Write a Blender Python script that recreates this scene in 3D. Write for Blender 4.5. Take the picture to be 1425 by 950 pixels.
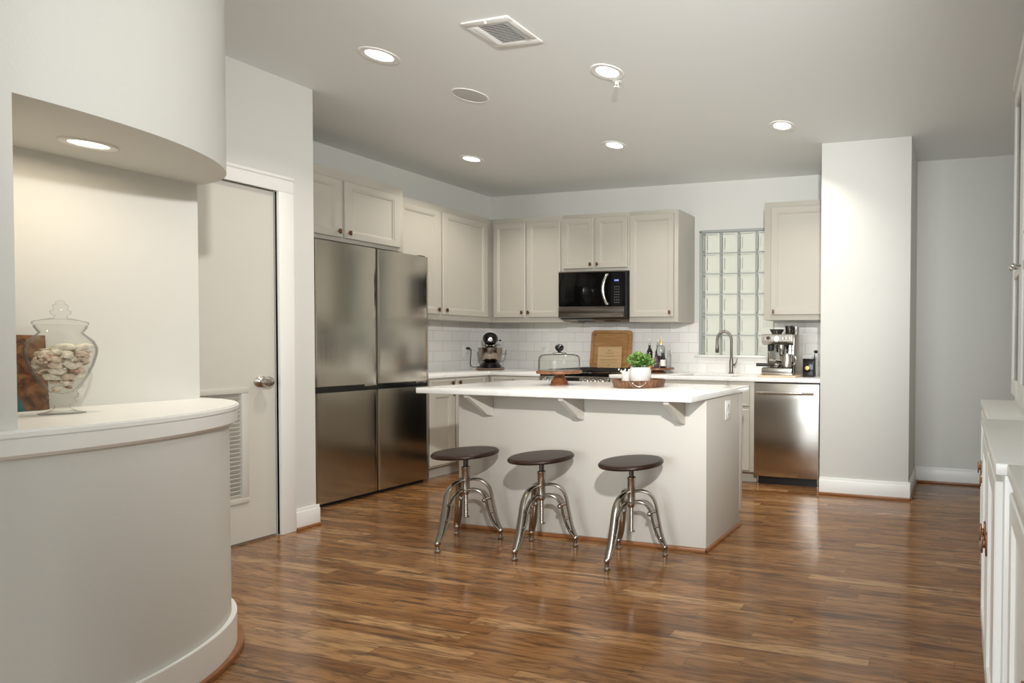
import bpy, bmesh, math, random
from mathutils import Vector, Matrix

for o in list(bpy.data.objects):
    bpy.data.objects.remove(o, do_unlink=True)
S = bpy.context.scene
COL = S.collection
R = math.radians
PI = math.pi

# ------------------------------------------------------------------ camera
F_PX, PX, PY = 764.73, 1149.68, 494.4
YAW, PITCH, ROLL, CAM_H = .2389, -.0176, -.0077, 1.1877
c, s = math.cos(YAW), math.sin(YAW)
right, fwd, up = Vector((c, s, 0)), Vector((-s, c, 0)), Vector((0, 0, 1))
c, s = math.cos(PITCH), math.sin(PITCH)
fwd, up = fwd * c + up * s, up * c - fwd * s
c, s = math.cos(ROLL), math.sin(ROLL)
right, up = right * c - up * s, up * c + right * s
cam = bpy.data.objects.new('camera', bpy.data.cameras.new('camera'))
COL.objects.link(cam)
M4 = Matrix((right, up, -fwd)).transposed().to_4x4()
M4.translation = (0, 0, CAM_H)
cam.matrix_world = M4
cam.data.sensor_fit = 'HORIZONTAL'
cam.data.sensor_width = 36
cam.data.lens = F_PX / 1425 * 36
cam.data.shift_x = (712.5 - PX) / 1425
cam.data.shift_y = (PY - 475) / 1425
cam.data.clip_start = .02
S.camera = cam

# ------------------------------------------------------------------ light
S.view_settings.view_transform = 'Standard'
S.view_settings.look = 'None'
S.view_settings.gamma = 1
S.view_settings.use_curve_mapping = False
S.view_settings.exposure = 0.36
W = bpy.data.worlds.new('World'); S.world = W; W.use_nodes = True
bgn = W.node_tree.nodes['Background']
bgn.inputs[0].default_value = (.95, .94, .82, 1); bgn.inputs[1].default_value = .72
S.cycles.max_bounces = 10
S.cycles.diffuse_bounces = 5
S.cycles.glossy_bounces = 4
S.cycles.transmission_bounces = 10
S.cycles.transparent_max_bounces = 10
S.cycles.sample_clamp_indirect = 6
S.cycles.use_denoising = True

FLASH_W, DAY_W, DOWN_W, NICHE_W = 455, 160, 6, 1.6

def area_light(name, loc, rot, sx, sy, power, col, shape='RECTANGLE', spread=180):
    l = bpy.data.lights.new(name, 'AREA'); l.energy = power; l.color = col
    l.shape = shape; l.size = sx; l.size_y = sy; l.spread = R(spread)
    o = bpy.data.objects.new(name, l); COL.objects.link(o)
    o.location = loc; o.rotation_euler = rot
    return o
# the photographer's raised strobe beside the camera
fl = bpy.data.lights.new('strobe', 'SPOT'); fl.energy = FLASH_W; fl.color = (1, .985, .96); fl.shadow_soft_size = .045; fl.spot_size = R(84); fl.spot_blend = 1.0
fo = bpy.data.objects.new('strobe', fl); COL.objects.link(fo); fo.location = (.14, .1, 2.22); fo.rotation_euler = (R(85), 0, R(38))
# large area lamp standing in for unseen window daylight behind the camera
area_light('daylight', (-1.6, -4.42, 1.35), (R(90), 0, 0), 3.6, 2.3, DAY_W, (.88, .95, 1))

# ------------------------------------------------------------------ materials
def mat(name, col=(.8, .8, .8), rough=.5, metal=0, **k):
    m = bpy.data.materials.new(name); m.use_nodes = True
    b = m.node_tree.nodes['Principled BSDF']
    b.inputs['Base Color'].default_value = (*col, 1)
    b.inputs['Roughness'].default_value = rough
    b.inputs['Metallic'].default_value = metal
    for n, v in k.items():
        b.inputs[n.replace('_', ' ')].default_value = v
    return m
class NT:
    def __init__(s, m):
        s.t = m.node_tree; s.b = s.t.nodes['Principled BSDF']
    def n(s, typ, ins=None, **at):
        x = s.t.nodes.new(typ)
        for k, v in at.items(): setattr(x, k, v)
        for k, v in (ins or {}).items():
            if hasattr(v, 'node'): s.t.links.new(v, x.inputs[k])
            else: x.inputs[k].default_value = v
        return x
    def math(s, op, a, b=0.0, c=0.0):
        x = s.t.nodes.new('ShaderNodeMath'); x.operation = op
        for i, v in enumerate((a, b, c)):
            if hasattr(v, 'node'): s.t.links.new(v, x.inputs[i])
            else: x.inputs[i].default_value = v
        return x.outputs[0]
    def link(s, a, sock): s.t.links.new(a, s.b.inputs[sock])
    def ramp(s, fac, stops):
        x = s.t.nodes.new('ShaderNodeValToRGB'); s.t.links.new(fac, x.inputs[0])
        e = x.color_ramp.elements
        while len(e) < len(stops): e.new(.5)
        for q, (p, cc) in zip(e, stops):
            q.position = p; q.color = (*cc, 1)
        return x.outputs[0]
    def mixc(s, fac, a, b, typ='MIX'):
        x = s.t.nodes.new('ShaderNodeMix'); x.data_type = 'RGBA'; x.blend_type = typ
        for i, v in ((0, fac), (6, a), (7, b)):
            if hasattr(v, 'node'): s.t.links.new(v, x.inputs[i])
            else: x.inputs[i].default_value = v if i == 0 else (*v, 1)
        return x.outputs[2]
    def bump(s, h, strength=.2, dist=.01):
        x = s.n('ShaderNodeBump', {'Height': h, 'Strength': strength, 'Distance': dist})
        s.t.links.new(x.outputs[0], s.b.inputs['Normal'])
    def co(s): return s.n('ShaderNodeTexCoord').outputs['Object']

def painted(name, col, rough=.5, bump=.04, scale=90):
    m = mat(name, col, rough); t = NT(m)
    nz = t.n('ShaderNodeTexNoise', {'Vector': t.co(), 'Scale': scale, 'Detail': 3})
    t.bump(nz.outputs[0], bump, .004)
    return m
wall_paint = painted('wall_paint', (.64, .64, .605), .55, .1, 120)
ceil_paint = painted('ceiling_paint', (.80, .82, .81), .7, .1, 120)
trim_paint = painted('trim_paint', (.82, .82, .79), .35, .02)
cab_paint = painted('cabinet_paint', (.475, .452, .395), .38, .03, 160)
island_paint = painted('island_paint', (.56, .535, .48), .45, .05, 120)
door_paint = painted('door_paint', (.62, .60, .54), .33, .03)
white_cab = painted('white_cabinet_paint', (.80, .79, .75), .32, .02)

def floor_material():
    m = mat('oak_strip_floor', rough=.22); t = NT(m)
    sp = t.n('ShaderNodeSeparateXYZ', {0: t.co()})
    x, y = sp.outputs[0], sp.outputs[1]
    wv = t.math('DIVIDE', y, .0572)
    row = t.math('FLOOR', wv)
    wn = t.n('ShaderNodeTexWhiteNoise', {'W': row}, noise_dimensions='1D')
    ln = t.math('ADD', t.math('MULTIPLY', wn.outputs[0], .5), .55)
    xs = t.math('ADD', t.math('DIVIDE', x, ln), t.math('MULTIPLY', wn.outputs[0], 17.3))
    colm = t.math('FLOOR', xs)
    idv = t.n('ShaderNodeCombineXYZ', {0: row, 1: colm})
    w2 = t.n('ShaderNodeTexWhiteNoise', {'Vector': idv.outputs[0]}, noise_dimensions='2D')
    rnd = w2.outputs[0]
    w3 = t.n('ShaderNodeSeparateColor', {0: w2.outputs[1]})
    # grain, stretched along the board and shifted per board
    gv = t.n('ShaderNodeCombineXYZ', {0: t.math('ADD', t.math('MULTIPLY', x, 1.0), t.math('MULTIPLY', rnd, 40)),
                                      1: t.math('ADD', t.math('MULTIPLY', y, 12.0), t.math('MULTIPLY', w3.outputs[1], 30)), 2: rnd})
    g1 = t.n('ShaderNodeTexNoise', {'Vector': gv.outputs[0], 'Scale': 2.2, 'Detail': 4, 'Roughness': .55, 'Distortion': .5})
    rings = t.math('PINGPONG', t.math('MULTIPLY', g1.outputs[0], 9.0), 1.0)
    gv2 = t.n('ShaderNodeCombineXYZ', {0: t.math('ADD', t.math('MULTIPLY', x, 5.0), t.math('MULTIPLY', rnd, 90)), 1: t.math('MULTIPLY', y, 190.0)})
    g2 = t.n('ShaderNodeTexNoise', {'Vector': gv2.outputs[0], 'Scale': 2, 'Detail': 3, 'Roughness': .6})
    base = t.ramp(rnd, [(0, (.215, .095, .033)), (.2, (.265, .123, .044)), (.55, (.32, .156, .059)), (.88, (.38, .198, .081)), (1, (.47, .275, .128))])
    c1 = t.mixc(t.math('MULTIPLY', t.math('SMOOTH_MIN', t.math('POWER', rings, 2.2), 1.0, .1), .78), base, (.10, .040, .013))
    c2 = t.mixc(t.math('MULTIPLY', t.n('ShaderNodeMapRange', {0: g2.outputs[0], 1: .47, 2: .68}).outputs[0], .62), c1, (.085, .036, .013))
    # occasional dark mineral streaks
    gv3 = t.n('ShaderNodeCombineXYZ', {0: t.math('MULTIPLY', x, 1.6), 1: t.math('MULTIPLY', y, 26.0), 2: 3.0})
    g3 = t.n('ShaderNodeTexNoise', {'Vector': gv3.outputs[0], 'Scale': 1.5, 'Detail': 3})
    c3 = t.mixc(t.math('MULTIPLY', t.n('ShaderNodeMapRange', {0: g3.outputs[0], 1: .57, 2: .69}).outputs[0], .85), c2, (.075, .035, .016))
    fy = t.math('ABSOLUTE', t.math('SUBTRACT', t.math('FRACT', wv), .5))
    fx = t.math('MULTIPLY', t.math('ABSOLUTE', t.math('SUBTRACT', t.math('FRACT', xs), .5)), 1.0)
    seam = t.math('MAXIMUM', t.math('GREATER_THAN', fy, .484), t.math('GREATER_THAN', fx, .4985))
    c4 = t.mixc(t.math('MULTIPLY', seam, .55), c3, (.05, .022, .01))
    t.link(c4, 'Base Color')
    t.link(t.math('ADD', t.math('MULTIPLY', g2.outputs[0], .12), .09), 'Roughness')
    h = t.math('SUBTRACT', t.math('MULTIPLY', g2.outputs[0], .35), seam)
    t.bump(h, .12, .002)
    return m
oak_floor = floor_material()

def wood(name, c1, c2, scale=1.0, rough=.4, axis=0, rings=7.0):
    m = mat(name, c1, rough); t = NT(m)
    sc = [14.0, 14.0, 14.0]; sc[axis] = 1.4
    mp = t.n('ShaderNodeMapping', {'Vector': t.co(), 'Scale': tuple(q * scale for q in sc)})
    nz = t.n('ShaderNodeTexNoise', {'Vector': mp.outputs[0], 'Scale': 1.6, 'Detail': 4, 'Distortion': .6})
    v = t.math('PINGPONG', t.math('MULTIPLY', nz.outputs[0], rings), 1.0)
    t.link(t.mixc(v, c1, c2), 'Base Color')
    t.bump(nz.outputs[0], .08, .003)
    return m
dark_wood = wood('dark_walnut_seat', (.034, .016, .010), (.015, .008, .006), 1, .36)
dark_wood.node_tree.nodes['Principled BSDF'].inputs['Specular IOR Level'].default_value = .22
acacia = wood('acacia_wood', (.26, .105, .042), (.12, .045, .02), 2, .35, 0)
log_wood = wood('log_slab_wood', (.21, .095, .04), (.06, .026, .012), 2, .5, 2)
maple = wood('board_wood', (.48, .265, .10), (.36, .18, .065), 1.5, .5, 0)
pale_board = wood('pale_board_wood', (.66, .45, .23), (.57, .37, .18), 1.5, .5, 0)
cream_board = wood('cream_board', (.66, .54, .38), (.58, .46, .31), 1.5, .5, 0)
mixer_slab = wood('mixer_slab_wood', (.20, .11, .06), (.13, .07, .04), 1.5, .45, 0)
shoe_wood = wood('shoe_oak', (.30, .125, .048), (.23, .09, .032), 1, .35)

def quartz():
    m = mat('white_quartz', (.86, .855, .84), .12); t = NT(m)
    n1 = t.n('ShaderNodeTexNoise', {'Vector': t.co(), 'Scale': 1.7, 'Detail': 6, 'Distortion': 1.2})
    v = t.math('ABSOLUTE', t.math('SUBTRACT', n1.outputs[0], .5))
    t.link(t.ramp(v, [(0, (.80, .79, .775)), (.018, (.85, .845, .83)), (.05, (.865, .86, .845))]), 'Base Color')
    return m
quartz_top = quartz()

def steel(name, col=(.50, .48, .45), rough=.27, vertical=True, aniso=.5):
    m = mat(name, col, rough, 1.0); t = NT(m)
    mp = t.n('ShaderNodeMapping', {'Vector': t.co(), 'Scale': (260, 260, 2) if vertical else (2, 2, 260)})
    nz = t.n('ShaderNodeTexNoise', {'Vector': mp.outputs[0], 'Scale': 1, 'Detail': 2})
    t.link(t.math('ADD', t.math('MULTIPLY', nz.outputs[0], .10), rough - .05), 'Roughness')
    t.bump(nz.outputs[0], .02, .001)
    m.node_tree.nodes['Principled BSDF'].inputs['Anisotropic'].default_value = aniso
    return m
fridge_steel = steel('fridge_steel', (.50, .475, .42), .15, True, .3)
brushed = steel('brushed_steel', (.52, .49, .45), .25)
chrome = mat('chrome', (.75, .74, .72), .09, 1)
nickel = mat('satin_nickel', (.55, .52, .48), .24, 1)
stool_metal = mat('aged_nickel', (.40, .37, .33), .24, 1)
dark_metal = mat('dark_metal', (.08, .07, .06), .35, .8)
bronze = mat('bronze_pull', (.20, .095, .05), .35, .9)
faucet_metal = mat('faucet_metal', (.17, .15, .13), .3, 1)
black_gloss = mat('black_gloss', (.006, .006, .007), .08)
black_glass = mat('black_glass', (.003, .003, .003), .05, 0, **{'Specular IOR Level': .15})
black_matte = mat('black_matte', (.012, .012, .012), .5)
bowl_steel = steel('bowl_steel', (.36, .31, .26), .16)
dark_steel = steel('dark_steel', (.20, .175, .155), .3, False)
white_plastic = mat('white_plastic', (.80, .80, .77), .35)
ceramic = mat('white_ceramic', (.72, .70, .66), .3)
def thin_glass(name, tint, gain=1.0):
    m = bpy.data.materials.new(name); m.use_nodes = True; t = m.node_tree
    t.nodes.remove(t.nodes['Principled BSDF']); out = t.nodes['Material Output']
    tr_ = t.nodes.new('ShaderNodeBsdfTransparent'); tr_.inputs[0].default_value = (*tint, 1)
    gl_ = t.nodes.new('ShaderNodeBsdfGlossy'); gl_.inputs['Roughness'].default_value = .02
    fr_ = t.nodes.new('ShaderNodeLayerWeight')
    pw_ = t.nodes.new('ShaderNodeMath'); pw_.operation = 'POWER'; pw_.inputs[1].default_value = 5
    t.links.new(fr_.outputs['Facing'], pw_.inputs[0])
    rp_ = t.nodes.new('ShaderNodeValToRGB'); t.links.new(fr_.outputs['Facing'], rp_.inputs[0])
    rp_.color_ramp.elements[0].position = .62; rp_.color_ramp.elements[0].color = (*tint, 1)
    rp_.color_ramp.elements[1].position = .98; rp_.color_ramp.elements[1].color = (.42, .42, .40, 1)
    t.links.new(rp_.outputs[0], tr_.inputs[0])
    mu = t.nodes.new('ShaderNodeMath'); mu.operation = 'MULTIPLY_ADD'; mu.inputs[1].default_value = .75 * gain; mu.inputs[2].default_value = .02; mu.use_clamp = True
    mx_ = t.nodes.new('ShaderNodeMixShader')
    t.links.new(pw_.outputs[0], mu.inputs[0]); t.links.new(mu.outputs[0], mx_.inputs[0])
    t.links.new(tr_.outputs[0], mx_.inputs[1]); t.links.new(gl_.outputs[0], mx_.inputs[2]); t.links.new(mx_.outputs[0], out.inputs[0])
    return m
glass = thin_glass('clear_glass', (.975, .98, .97))
block_glass = mat('block_glass', (.90, .91, .85), .22, 0, Transmission_Weight=.8, IOR=1.3)
amber_glass = mat('amber_liquid', (.30, .11, .02), .1, 0, Transmission_Weight=.5)
tint_bottle = mat('pale_bottle', (.60, .63, .62), .08, 0, Transmission_Weight=.75)
lens = mat('lamp_lens', (1, 1, 1), .5, 0, Emission_Color=(1, .95, .86, 1), Emission_Strength=5.0)
mortar = mat('block_mortar', (.36, .39, .37), .6)
leaf_green = mat('leaf_green', (.06, .16, .022), .45, 0, Subsurface_Weight=0.0)
leaf_light = mat('leaf_light', (.24, .38, .10), .45)
gold = mat('gold', (.80, .52, .2), .3, 1)
speaker_cloth = mat('speaker_grille', (.55, .55, .54), .8)
display_blue = mat('clock_digits', (.02, .03, .08), .3, 0, Emission_Color=(.35, .45, 1, 1), Emission_Strength=1.2)
rubber = mat('rubber', (.02, .02, .02), .7)
liquid_dark = mat('dark_bottle', (.012, .010, .009), .12)
paper = mat('bottle_label', (.75, .73, .68), .6)
amber_lbl = mat('amber_label', (.55, .30, .05), .4)

def shell_mat(name, a, b):
    m = mat(name, a, .45); t = NT(m)
    nz = t.n('ShaderNodeTexNoise', {'Vector': t.co(), 'Scale': 45, 'Detail': 4, 'Distortion': 1})
    t.link(t.ramp(nz.outputs[0], [(.35, b), (.6, a)]), 'Base Color'); t.bump(nz.outputs[0], .5, .003)
    return m
shell_white = shell_mat('shell_white', (.74, .68, .58), (.50, .42, .33))
shell_pink = shell_mat('shell_pink', (.66, .55, .45), (.46, .33, .25))
shell_brown = shell_mat('shell_brown', (.22, .10, .06), (.50, .34, .26))

def tile_material(name, ax):
    m = mat(name, (.8, .8, .78), .12); t = NT(m)
    sp = t.n('ShaderNodeSeparateXYZ', {0: t.co()})
    v = t.n('ShaderNodeCombineXYZ', {0: t.math('ADD', sp.outputs[ax], 8.03), 1: t.math('SUBTRACT', sp.outputs[2], .9028)})
    br = t.n('ShaderNodeTexBrick', {'Vector': v.outputs[0], 'Color1': (.80, .785, .755, 1), 'Color2': (.87, .86, .835, 1), 'Mortar': (.60, .585, .55, 1),
                                    'Scale': 1, 'Mortar Size': .0022, 'Mortar Smooth': .3, 'Brick Width': .203, 'Row Height': .1016}, offset=.5)
    nz = t.n('ShaderNodeTexNoise', {'Vector': t.co(), 'Scale': 22, 'Detail': 2})
    t.link(br.outputs[0], 'Base Color')
    t.bump(t.math('SUBTRACT', t.math('MULTIPLY', nz.outputs[0], .5), br.outputs[1]), .35, .004)
    return m

def resin_wood():
    m = mat('resin_and_burl_wood', (.3, .12, .05), .3); t = NT(m)
    nz = t.n('ShaderNodeTexNoise', {'Vector': t.co(), 'Scale': 22, 'Detail': 4, 'Distortion': 1.8})
    w = t.ramp(nz.outputs[0], [(.3, (.04, .016, .008)), (.5, (.14, .06, .024)), (.7, (.24, .115, .048))])
    sp = t.n('ShaderNodeSeparateXYZ', {0: t.co()})
    n2 = t.n('ShaderNodeTexNoise', {'Vector': t.co(), 'Scale': 6, 'Detail': 3})
    d = t.math('ADD', t.math('ABSOLUTE', t.math('ADD', t.math('SUBTRACT', sp.outputs[1], 1.088), t.math('MULTIPLY', t.math('SUBTRACT', sp.outputs[2], .05), .55))), t.math('MULTIPLY', t.math('SUBTRACT', n2.outputs[0], .5), .10))
    t.link(t.mixc(t.n('ShaderNodeMapRange', {0: d, 1: .046, 2: .036}).outputs[0], w, (.02, .10, .11)), 'Base Color')
    return m
burl = resin_wood()

# ------------------------------------------------------------------ mesh builder
class MB:
    def __init__(s): s.bm = bmesh.new()
    def _take(s, b, mi, M):
        if M is not None: bmesh.ops.transform(b, matrix=M, verts=b.verts)
        if mi:
            for f in b.faces: f.material_index = mi
        me = bpy.data.meshes.new('t'); b.to_mesh(me); b.free()
        s.bm.from_mesh(me); bpy.data.meshes.remove(me)
        return s
    def box(s, x0, y0, z0, x1, y1, z1, bev=0, mi=0, M=None, seg=2):
        b = bmesh.new(); bmesh.ops.create_cube(b, size=1)
        bmesh.ops.transform(b, verts=b.verts, matrix=Matrix.Translation(((x0 + x1) / 2, (y0 + y1) / 2, (z0 + z1) / 2)) @ Matrix.Diagonal((abs(x1 - x0), abs(y1 - y0), abs(z1 - z0), 1)))
        if bev: bmesh.ops.bevel(b, geom=b.edges[:], offset=bev, segments=seg, affect='EDGES', profile=.5)
        return s._take(b, mi, M)
    def prism(s, pts, z0, z1, bev=0, mi=0, M=None):
        b = bmesh.new()
        lo = [b.verts.new((p[0], p[1], z0)) for p in pts]; hi = [b.verts.new((p[0], p[1], z1)) for p in pts]
        b.faces.new(lo[::-1]); b.faces.new(hi); n = len(pts)
        for i in range(n): b.faces.new((lo[i], lo[(i + 1) % n], hi[(i + 1) % n], hi[i]))
        bmesh.ops.recalc_face_normals(b, faces=b.faces)
        if bev: bmesh.ops.bevel(b, geom=[e for e in b.edges if e.calc_face_angle(0) > .5], offset=bev, segments=2, affect='EDGES')
        return s._take(b, mi, M)
    def lathe(s, prof, seg=32, mi=0, M=None, closed=False):
        b = bmesh.new(); rings = []
        for r, z in prof:
            if r < 1e-6: rings.append([b.verts.new((0, 0, z))])
            else: rings.append([b.verts.new((r * math.cos(2 * PI * i / seg), r * math.sin(2 * PI * i / seg), z)) for i in range(seg)])
        pairs = list(zip(rings, rings[1:]))
        if closed: pairs.append((rings[-1], rings[0]))
        for A, B in pairs:
            if len(A) == 1 and len(B) == 1: continue
            for i in range(seg):
                j = (i + 1) % seg
                if len(A) == 1: b.faces.new((A[0], B[i], B[j]))
                elif len(B) == 1: b.faces.new((A[i], A[j], B[0]))
                else: b.faces.new((A[i], A[j], B[j], B[i]))
        if not closed:
            for Q in (rings[0], rings[-1]):
                if len(Q) > 1: b.faces.new(Q)
        bmesh.ops.recalc_face_normals(b, faces=b.faces)
        return s._take(b, mi, M)
    def tube(s, pts, r, seg=10, mi=0, M=None, flat=None):
        # r: number or list; flat=(direction, factor) squeezes the section along a direction
        b = bmesh.new(); P = [Vector(p) for p in pts]; n = len(P); rings = []
        prev = None
        for i, p in enumerate(P):
            d = (P[min(i + 1, n - 1)] - P[max(i - 1, 0)]).normalized()
            if prev is None:
                a = d.cross(Vector((0, 0, 1)))
                if a.length < .05: a = d.cross(Vector((0, 1, 0)))
            else: a = prev - d * prev.dot(d)
            a.normalize(); q = d.cross(a); prev = a
            rr = r[i] if isinstance(r, (list, tuple)) else r
            ring = []
            for k in range(seg):
                t = 2 * PI * k / seg
                o = (a * math.cos(t) + q * math.sin(t)) * rr
                if flat: o += flat[0] * o.dot(flat[0]) * (flat[1] - 1)
                ring.append(b.verts.new(p + o))
            rings.append(ring)
        for A, B in zip(rings, rings[1:]):
            for k in range(seg): b.faces.new((A[k], A[(k + 1) % seg], B[(k + 1) % seg], B[k]))
        b.faces.new(rings[0]); b.faces.new(rings[-1])
        bmesh.ops.recalc_face_normals(b, faces=b.faces)
        return s._take(b, mi, M)
    def ball(s, c, r, mi=0, M=None, seg=20, sc=(1, 1, 1)):
        b = bmesh.new(); bmesh.ops.create_uvsphere(b, u_segments=seg, v_segments=max(8, seg // 2), radius=r)
        bmesh.ops.transform(b, verts=b.verts, matrix=Matrix.Translation(c) @ Matrix.Diagonal((*sc, 1)))
        return s._take(b, mi, M)
    def rings(s, w, h, prof, mi=0, M=None):
        # nested rectangles in the xz plane: (inset, y); last one is filled -> cabinet door
        b = bmesh.new(); L = []
        for ins, y in prof:
            L.append([b.verts.new(p) for p in ((ins, y, ins), (w - ins, y, ins), (w - ins, y, h - ins), (ins, y, h - ins))])
        b.faces.new(L[0]); b.faces.new(L[-1])
        for A, B in zip(L, L[1:]):
            for k in range(4): b.faces.new((A[k], A[(k + 1) % 4], B[(k + 1) % 4], B[k]))
        bmesh.ops.recalc_face_normals(b, faces=b.faces)
        return s._take(b, mi, M)
    def mesh(s, name, mats, smooth=35):
        for f in s.bm.faces: f.smooth = True
        for e in s.bm.edges:
            e.smooth = e.calc_face_angle(0) < R(smooth)
        me = bpy.data.meshes.new(name); s.bm.to_mesh(me); s.bm.free()
        for m in (mats if isinstance(mats, (list, tuple)) else [mats]): me.materials.append(m)
        return me
    def build(s, name, mats, parent=None, loc=None, rot=None, smooth=35):
        o = bpy.data.objects.new(name, s.mesh(name, mats, smooth)); COL.objects.link(o)
        if parent: o.parent = parent
        if loc: o.location = loc
        if rot: o.rotation_euler = rot
        return o

def tag(o, label=None, cat=None, group=None, kind=None):
    if label: o['label'] = label
    if cat: o['category'] = cat
    if group: o['group'] = group
    if kind: o['kind'] = kind
    return o
def thing(name, label, cat, loc=(0, 0, 0), rz=0, group=None, kind=None):
    o = bpy.data.objects.new(name, None); COL.objects.link(o); o.empty_display_size = .05
    o.location = loc; o.rotation_euler = (0, 0, rz)
    return tag(o, label, cat, group, kind)
def copy_tree(o, parent=None):
    q = o.copy(); COL.objects.link(q)
    if parent: q.parent = parent
    for ch in list(o.children): copy_tree(ch, q)
    return q
def struct(name, mb, m, label, cat, smooth=35):
    return tag(mb.build(name, m, smooth=smooth), label, cat, kind='structure')
def T(x, y, z): return Matrix.Translation((x, y, z))
def RX(a): return Matrix.Rotation(R(a), 4, 'X')
def RY(a): return Matrix.Rotation(R(a), 4, 'Y')
def RZ(a): return Matrix.Rotation(R(a), 4, 'Z')

# ------------------------------------------------------------------ room shell
H = 2.798
XW, YW, XD, YD = -5.06, 5.04, -4.046, 2.664       # kitchen walls, closet wall
XK0, XK1, YK, YBR, XR = -1.088, -.377, 4.268, 4.872, .62
struct('floor', MB().box(-5.3, -4.6, -.1, .8, 5.3, 0), oak_floor, 'glossy brown oak strip floor with dark grain', 'floor')
struct('ceiling', MB().box(-5.3, -4.6, H, .8, 5.3, H + .1), ceil_paint, 'smooth pale ceiling with round downlights', 'ceiling')
# back wall is built around the glass block opening
WX0, WX1, WZ0, WZ1 = -2.52, -1.742, 1.078, 2.312
struct('wall_back_left', MB().box(-5.2, YW, 0, WX0, YW + .15, H), wall_paint, 'white wall behind the greige cabinets', 'wall')
struct('wall_back_middle', MB().box(WX0, YW, WZ1, WX1, YW + .15, H), wall_paint, 'white wall above the glass block window', 'wall')
struct('wall_back_sink', MB().box(WX0, YW, 0, WX1, YW + .15, WZ0), wall_paint, 'wall under the glass block window', 'wall')
struct('wall_back_right', MB().box(WX1, YW, 0, XK0, YW + .15, H), wall_paint, 'white wall beside the square column', 'wall')
struct('wall_alcove', MB().box(-5.2, YD - .1, 0, XW, YW, H), wall_paint, 'white wall above the left cabinets and fridge', 'wall')
struct('wall_column', MB().box(XK0, YK, 0, XK1, YW + .15, H, .003), wall_paint, 'plain white square column right of the dishwasher', 'column')
struct('wall_corridor', MB().box(XK1, YBR, 0, .78, YBR + .15, H), wall_paint, 'white wall behind the column at far right', 'wall')
struct('wall_right', MB().box(XR, -4.6, 0, .78, YBR, H), wall_paint, 'white wall behind the white built-in', 'wall')
struct('wall_rear', MB().box(-5.2, -4.6, 0, .78, -4.5, H), wall_paint, 'white wall behind the viewer', 'wall')
# closet wall with the door opening
DY0, DY1, DZ = 1.655, 2.468, 2.1
struct('wall_closet', MB().box(-4.17, DY1, 0, XD, YD, H), wall_paint, 'white wall between closet door and fridge', 'wall')
struct('wall_closet_return', MB().box(XW, YD - .11, 0, -4.17, YD, H), wall_paint, 'return wall beside the fridge', 'wall')
struct('wall_closet_header', MB().box(-4.17, DY0, DZ, XD, DY1, H), wall_paint, 'white wall above the closet door', 'wall')
struct('wall_closet_left', MB().box(-4.17, -4.5, 0, XD, DY0, H), wall_paint, 'white wall left of the closet door', 'wall')
struct('trim_door', MB().box(XD - .02, DY1, 0, XD + .018, DY1 + .078, DZ + .0005, .004)
       .box(XD - .02, DY0 - .078, 0, XD + .018, DY0, DZ + .0005, .004)
       .box(XD - .02, DY0 - .078, DZ, XD + .018, DY1 + .078, DZ + .09, .004)
       .box(XD - .01, DY0 - .078, DZ + .078, XD + .026, DY1 + .078, DZ + .098, .004), trim_paint, 'white casing around the louvered closet door', 'door trim')

# closet door: flat slab with a louvered vent low down
d1 = MB()
LV0, LV1, LZ0, LZ1 = 1.80, 2.31, .26, .895
fx = XD - .022
d1.box(fx - .036, DY0 + .004, .012, fx, LV0, DZ - .004).box(fx - .036, LV1, .012, fx, DY1 - .004, DZ - .004)
d1.box(fx - .036, LV0, .012, fx, LV1, LZ0).box(fx - .036, LV0, LZ1, fx, LV1, DZ - .004)
door = tag(d1.build('door_1', door_paint), 'flat greige closet door with a louvered lower vent', 'door', kind='structure')
lf = MB()
for a, b_, c_, d_ in ((LV0 - .02, LV1 + .02, LZ0 - .02, LZ0 + .012), (LV0 - .02, LV1 + .02, LZ1 - .012, LZ1 + .02)):
    lf.box(fx - .03, a, c_, fx + .01, b_, d_, .003)
for a, b_ in ((LV0 - .02, LV0 + .012), (LV1 - .012, LV1 + .02)):
    lf.box(fx - .03, a, LZ0 + .0115, fx + .0095, b_, LZ1 - .0115, .003)
lf.build('louver_frame', door_paint, door)
lm = MB()
nl = 25
for i in range(nl):
    z = LZ0 + .02 + (LZ1 - LZ0 - .04) * i / (nl - 1)
    lm.box(-.002, LV0 + .01, -.016, .002, LV1 - .01, .016, 0, 0, T(fx - .012, 0, z) @ RY(38))
lm.build('louver_panel', door_paint, door)
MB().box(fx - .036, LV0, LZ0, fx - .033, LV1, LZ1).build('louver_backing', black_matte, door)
k = MB()
KM = T(fx, 2.392, .948) @ RY(90)
k.lathe([(0, 0), (.033, 0), (.034, .006), (.022, .011), (.012, .016), (.011, .036), (.02, .042), (.029, .052), (.031, .064), (.026, .074), (.014, .079), (0, .08)], 28, 0, KM)
k.build('door_knob', nickel, door)

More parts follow.
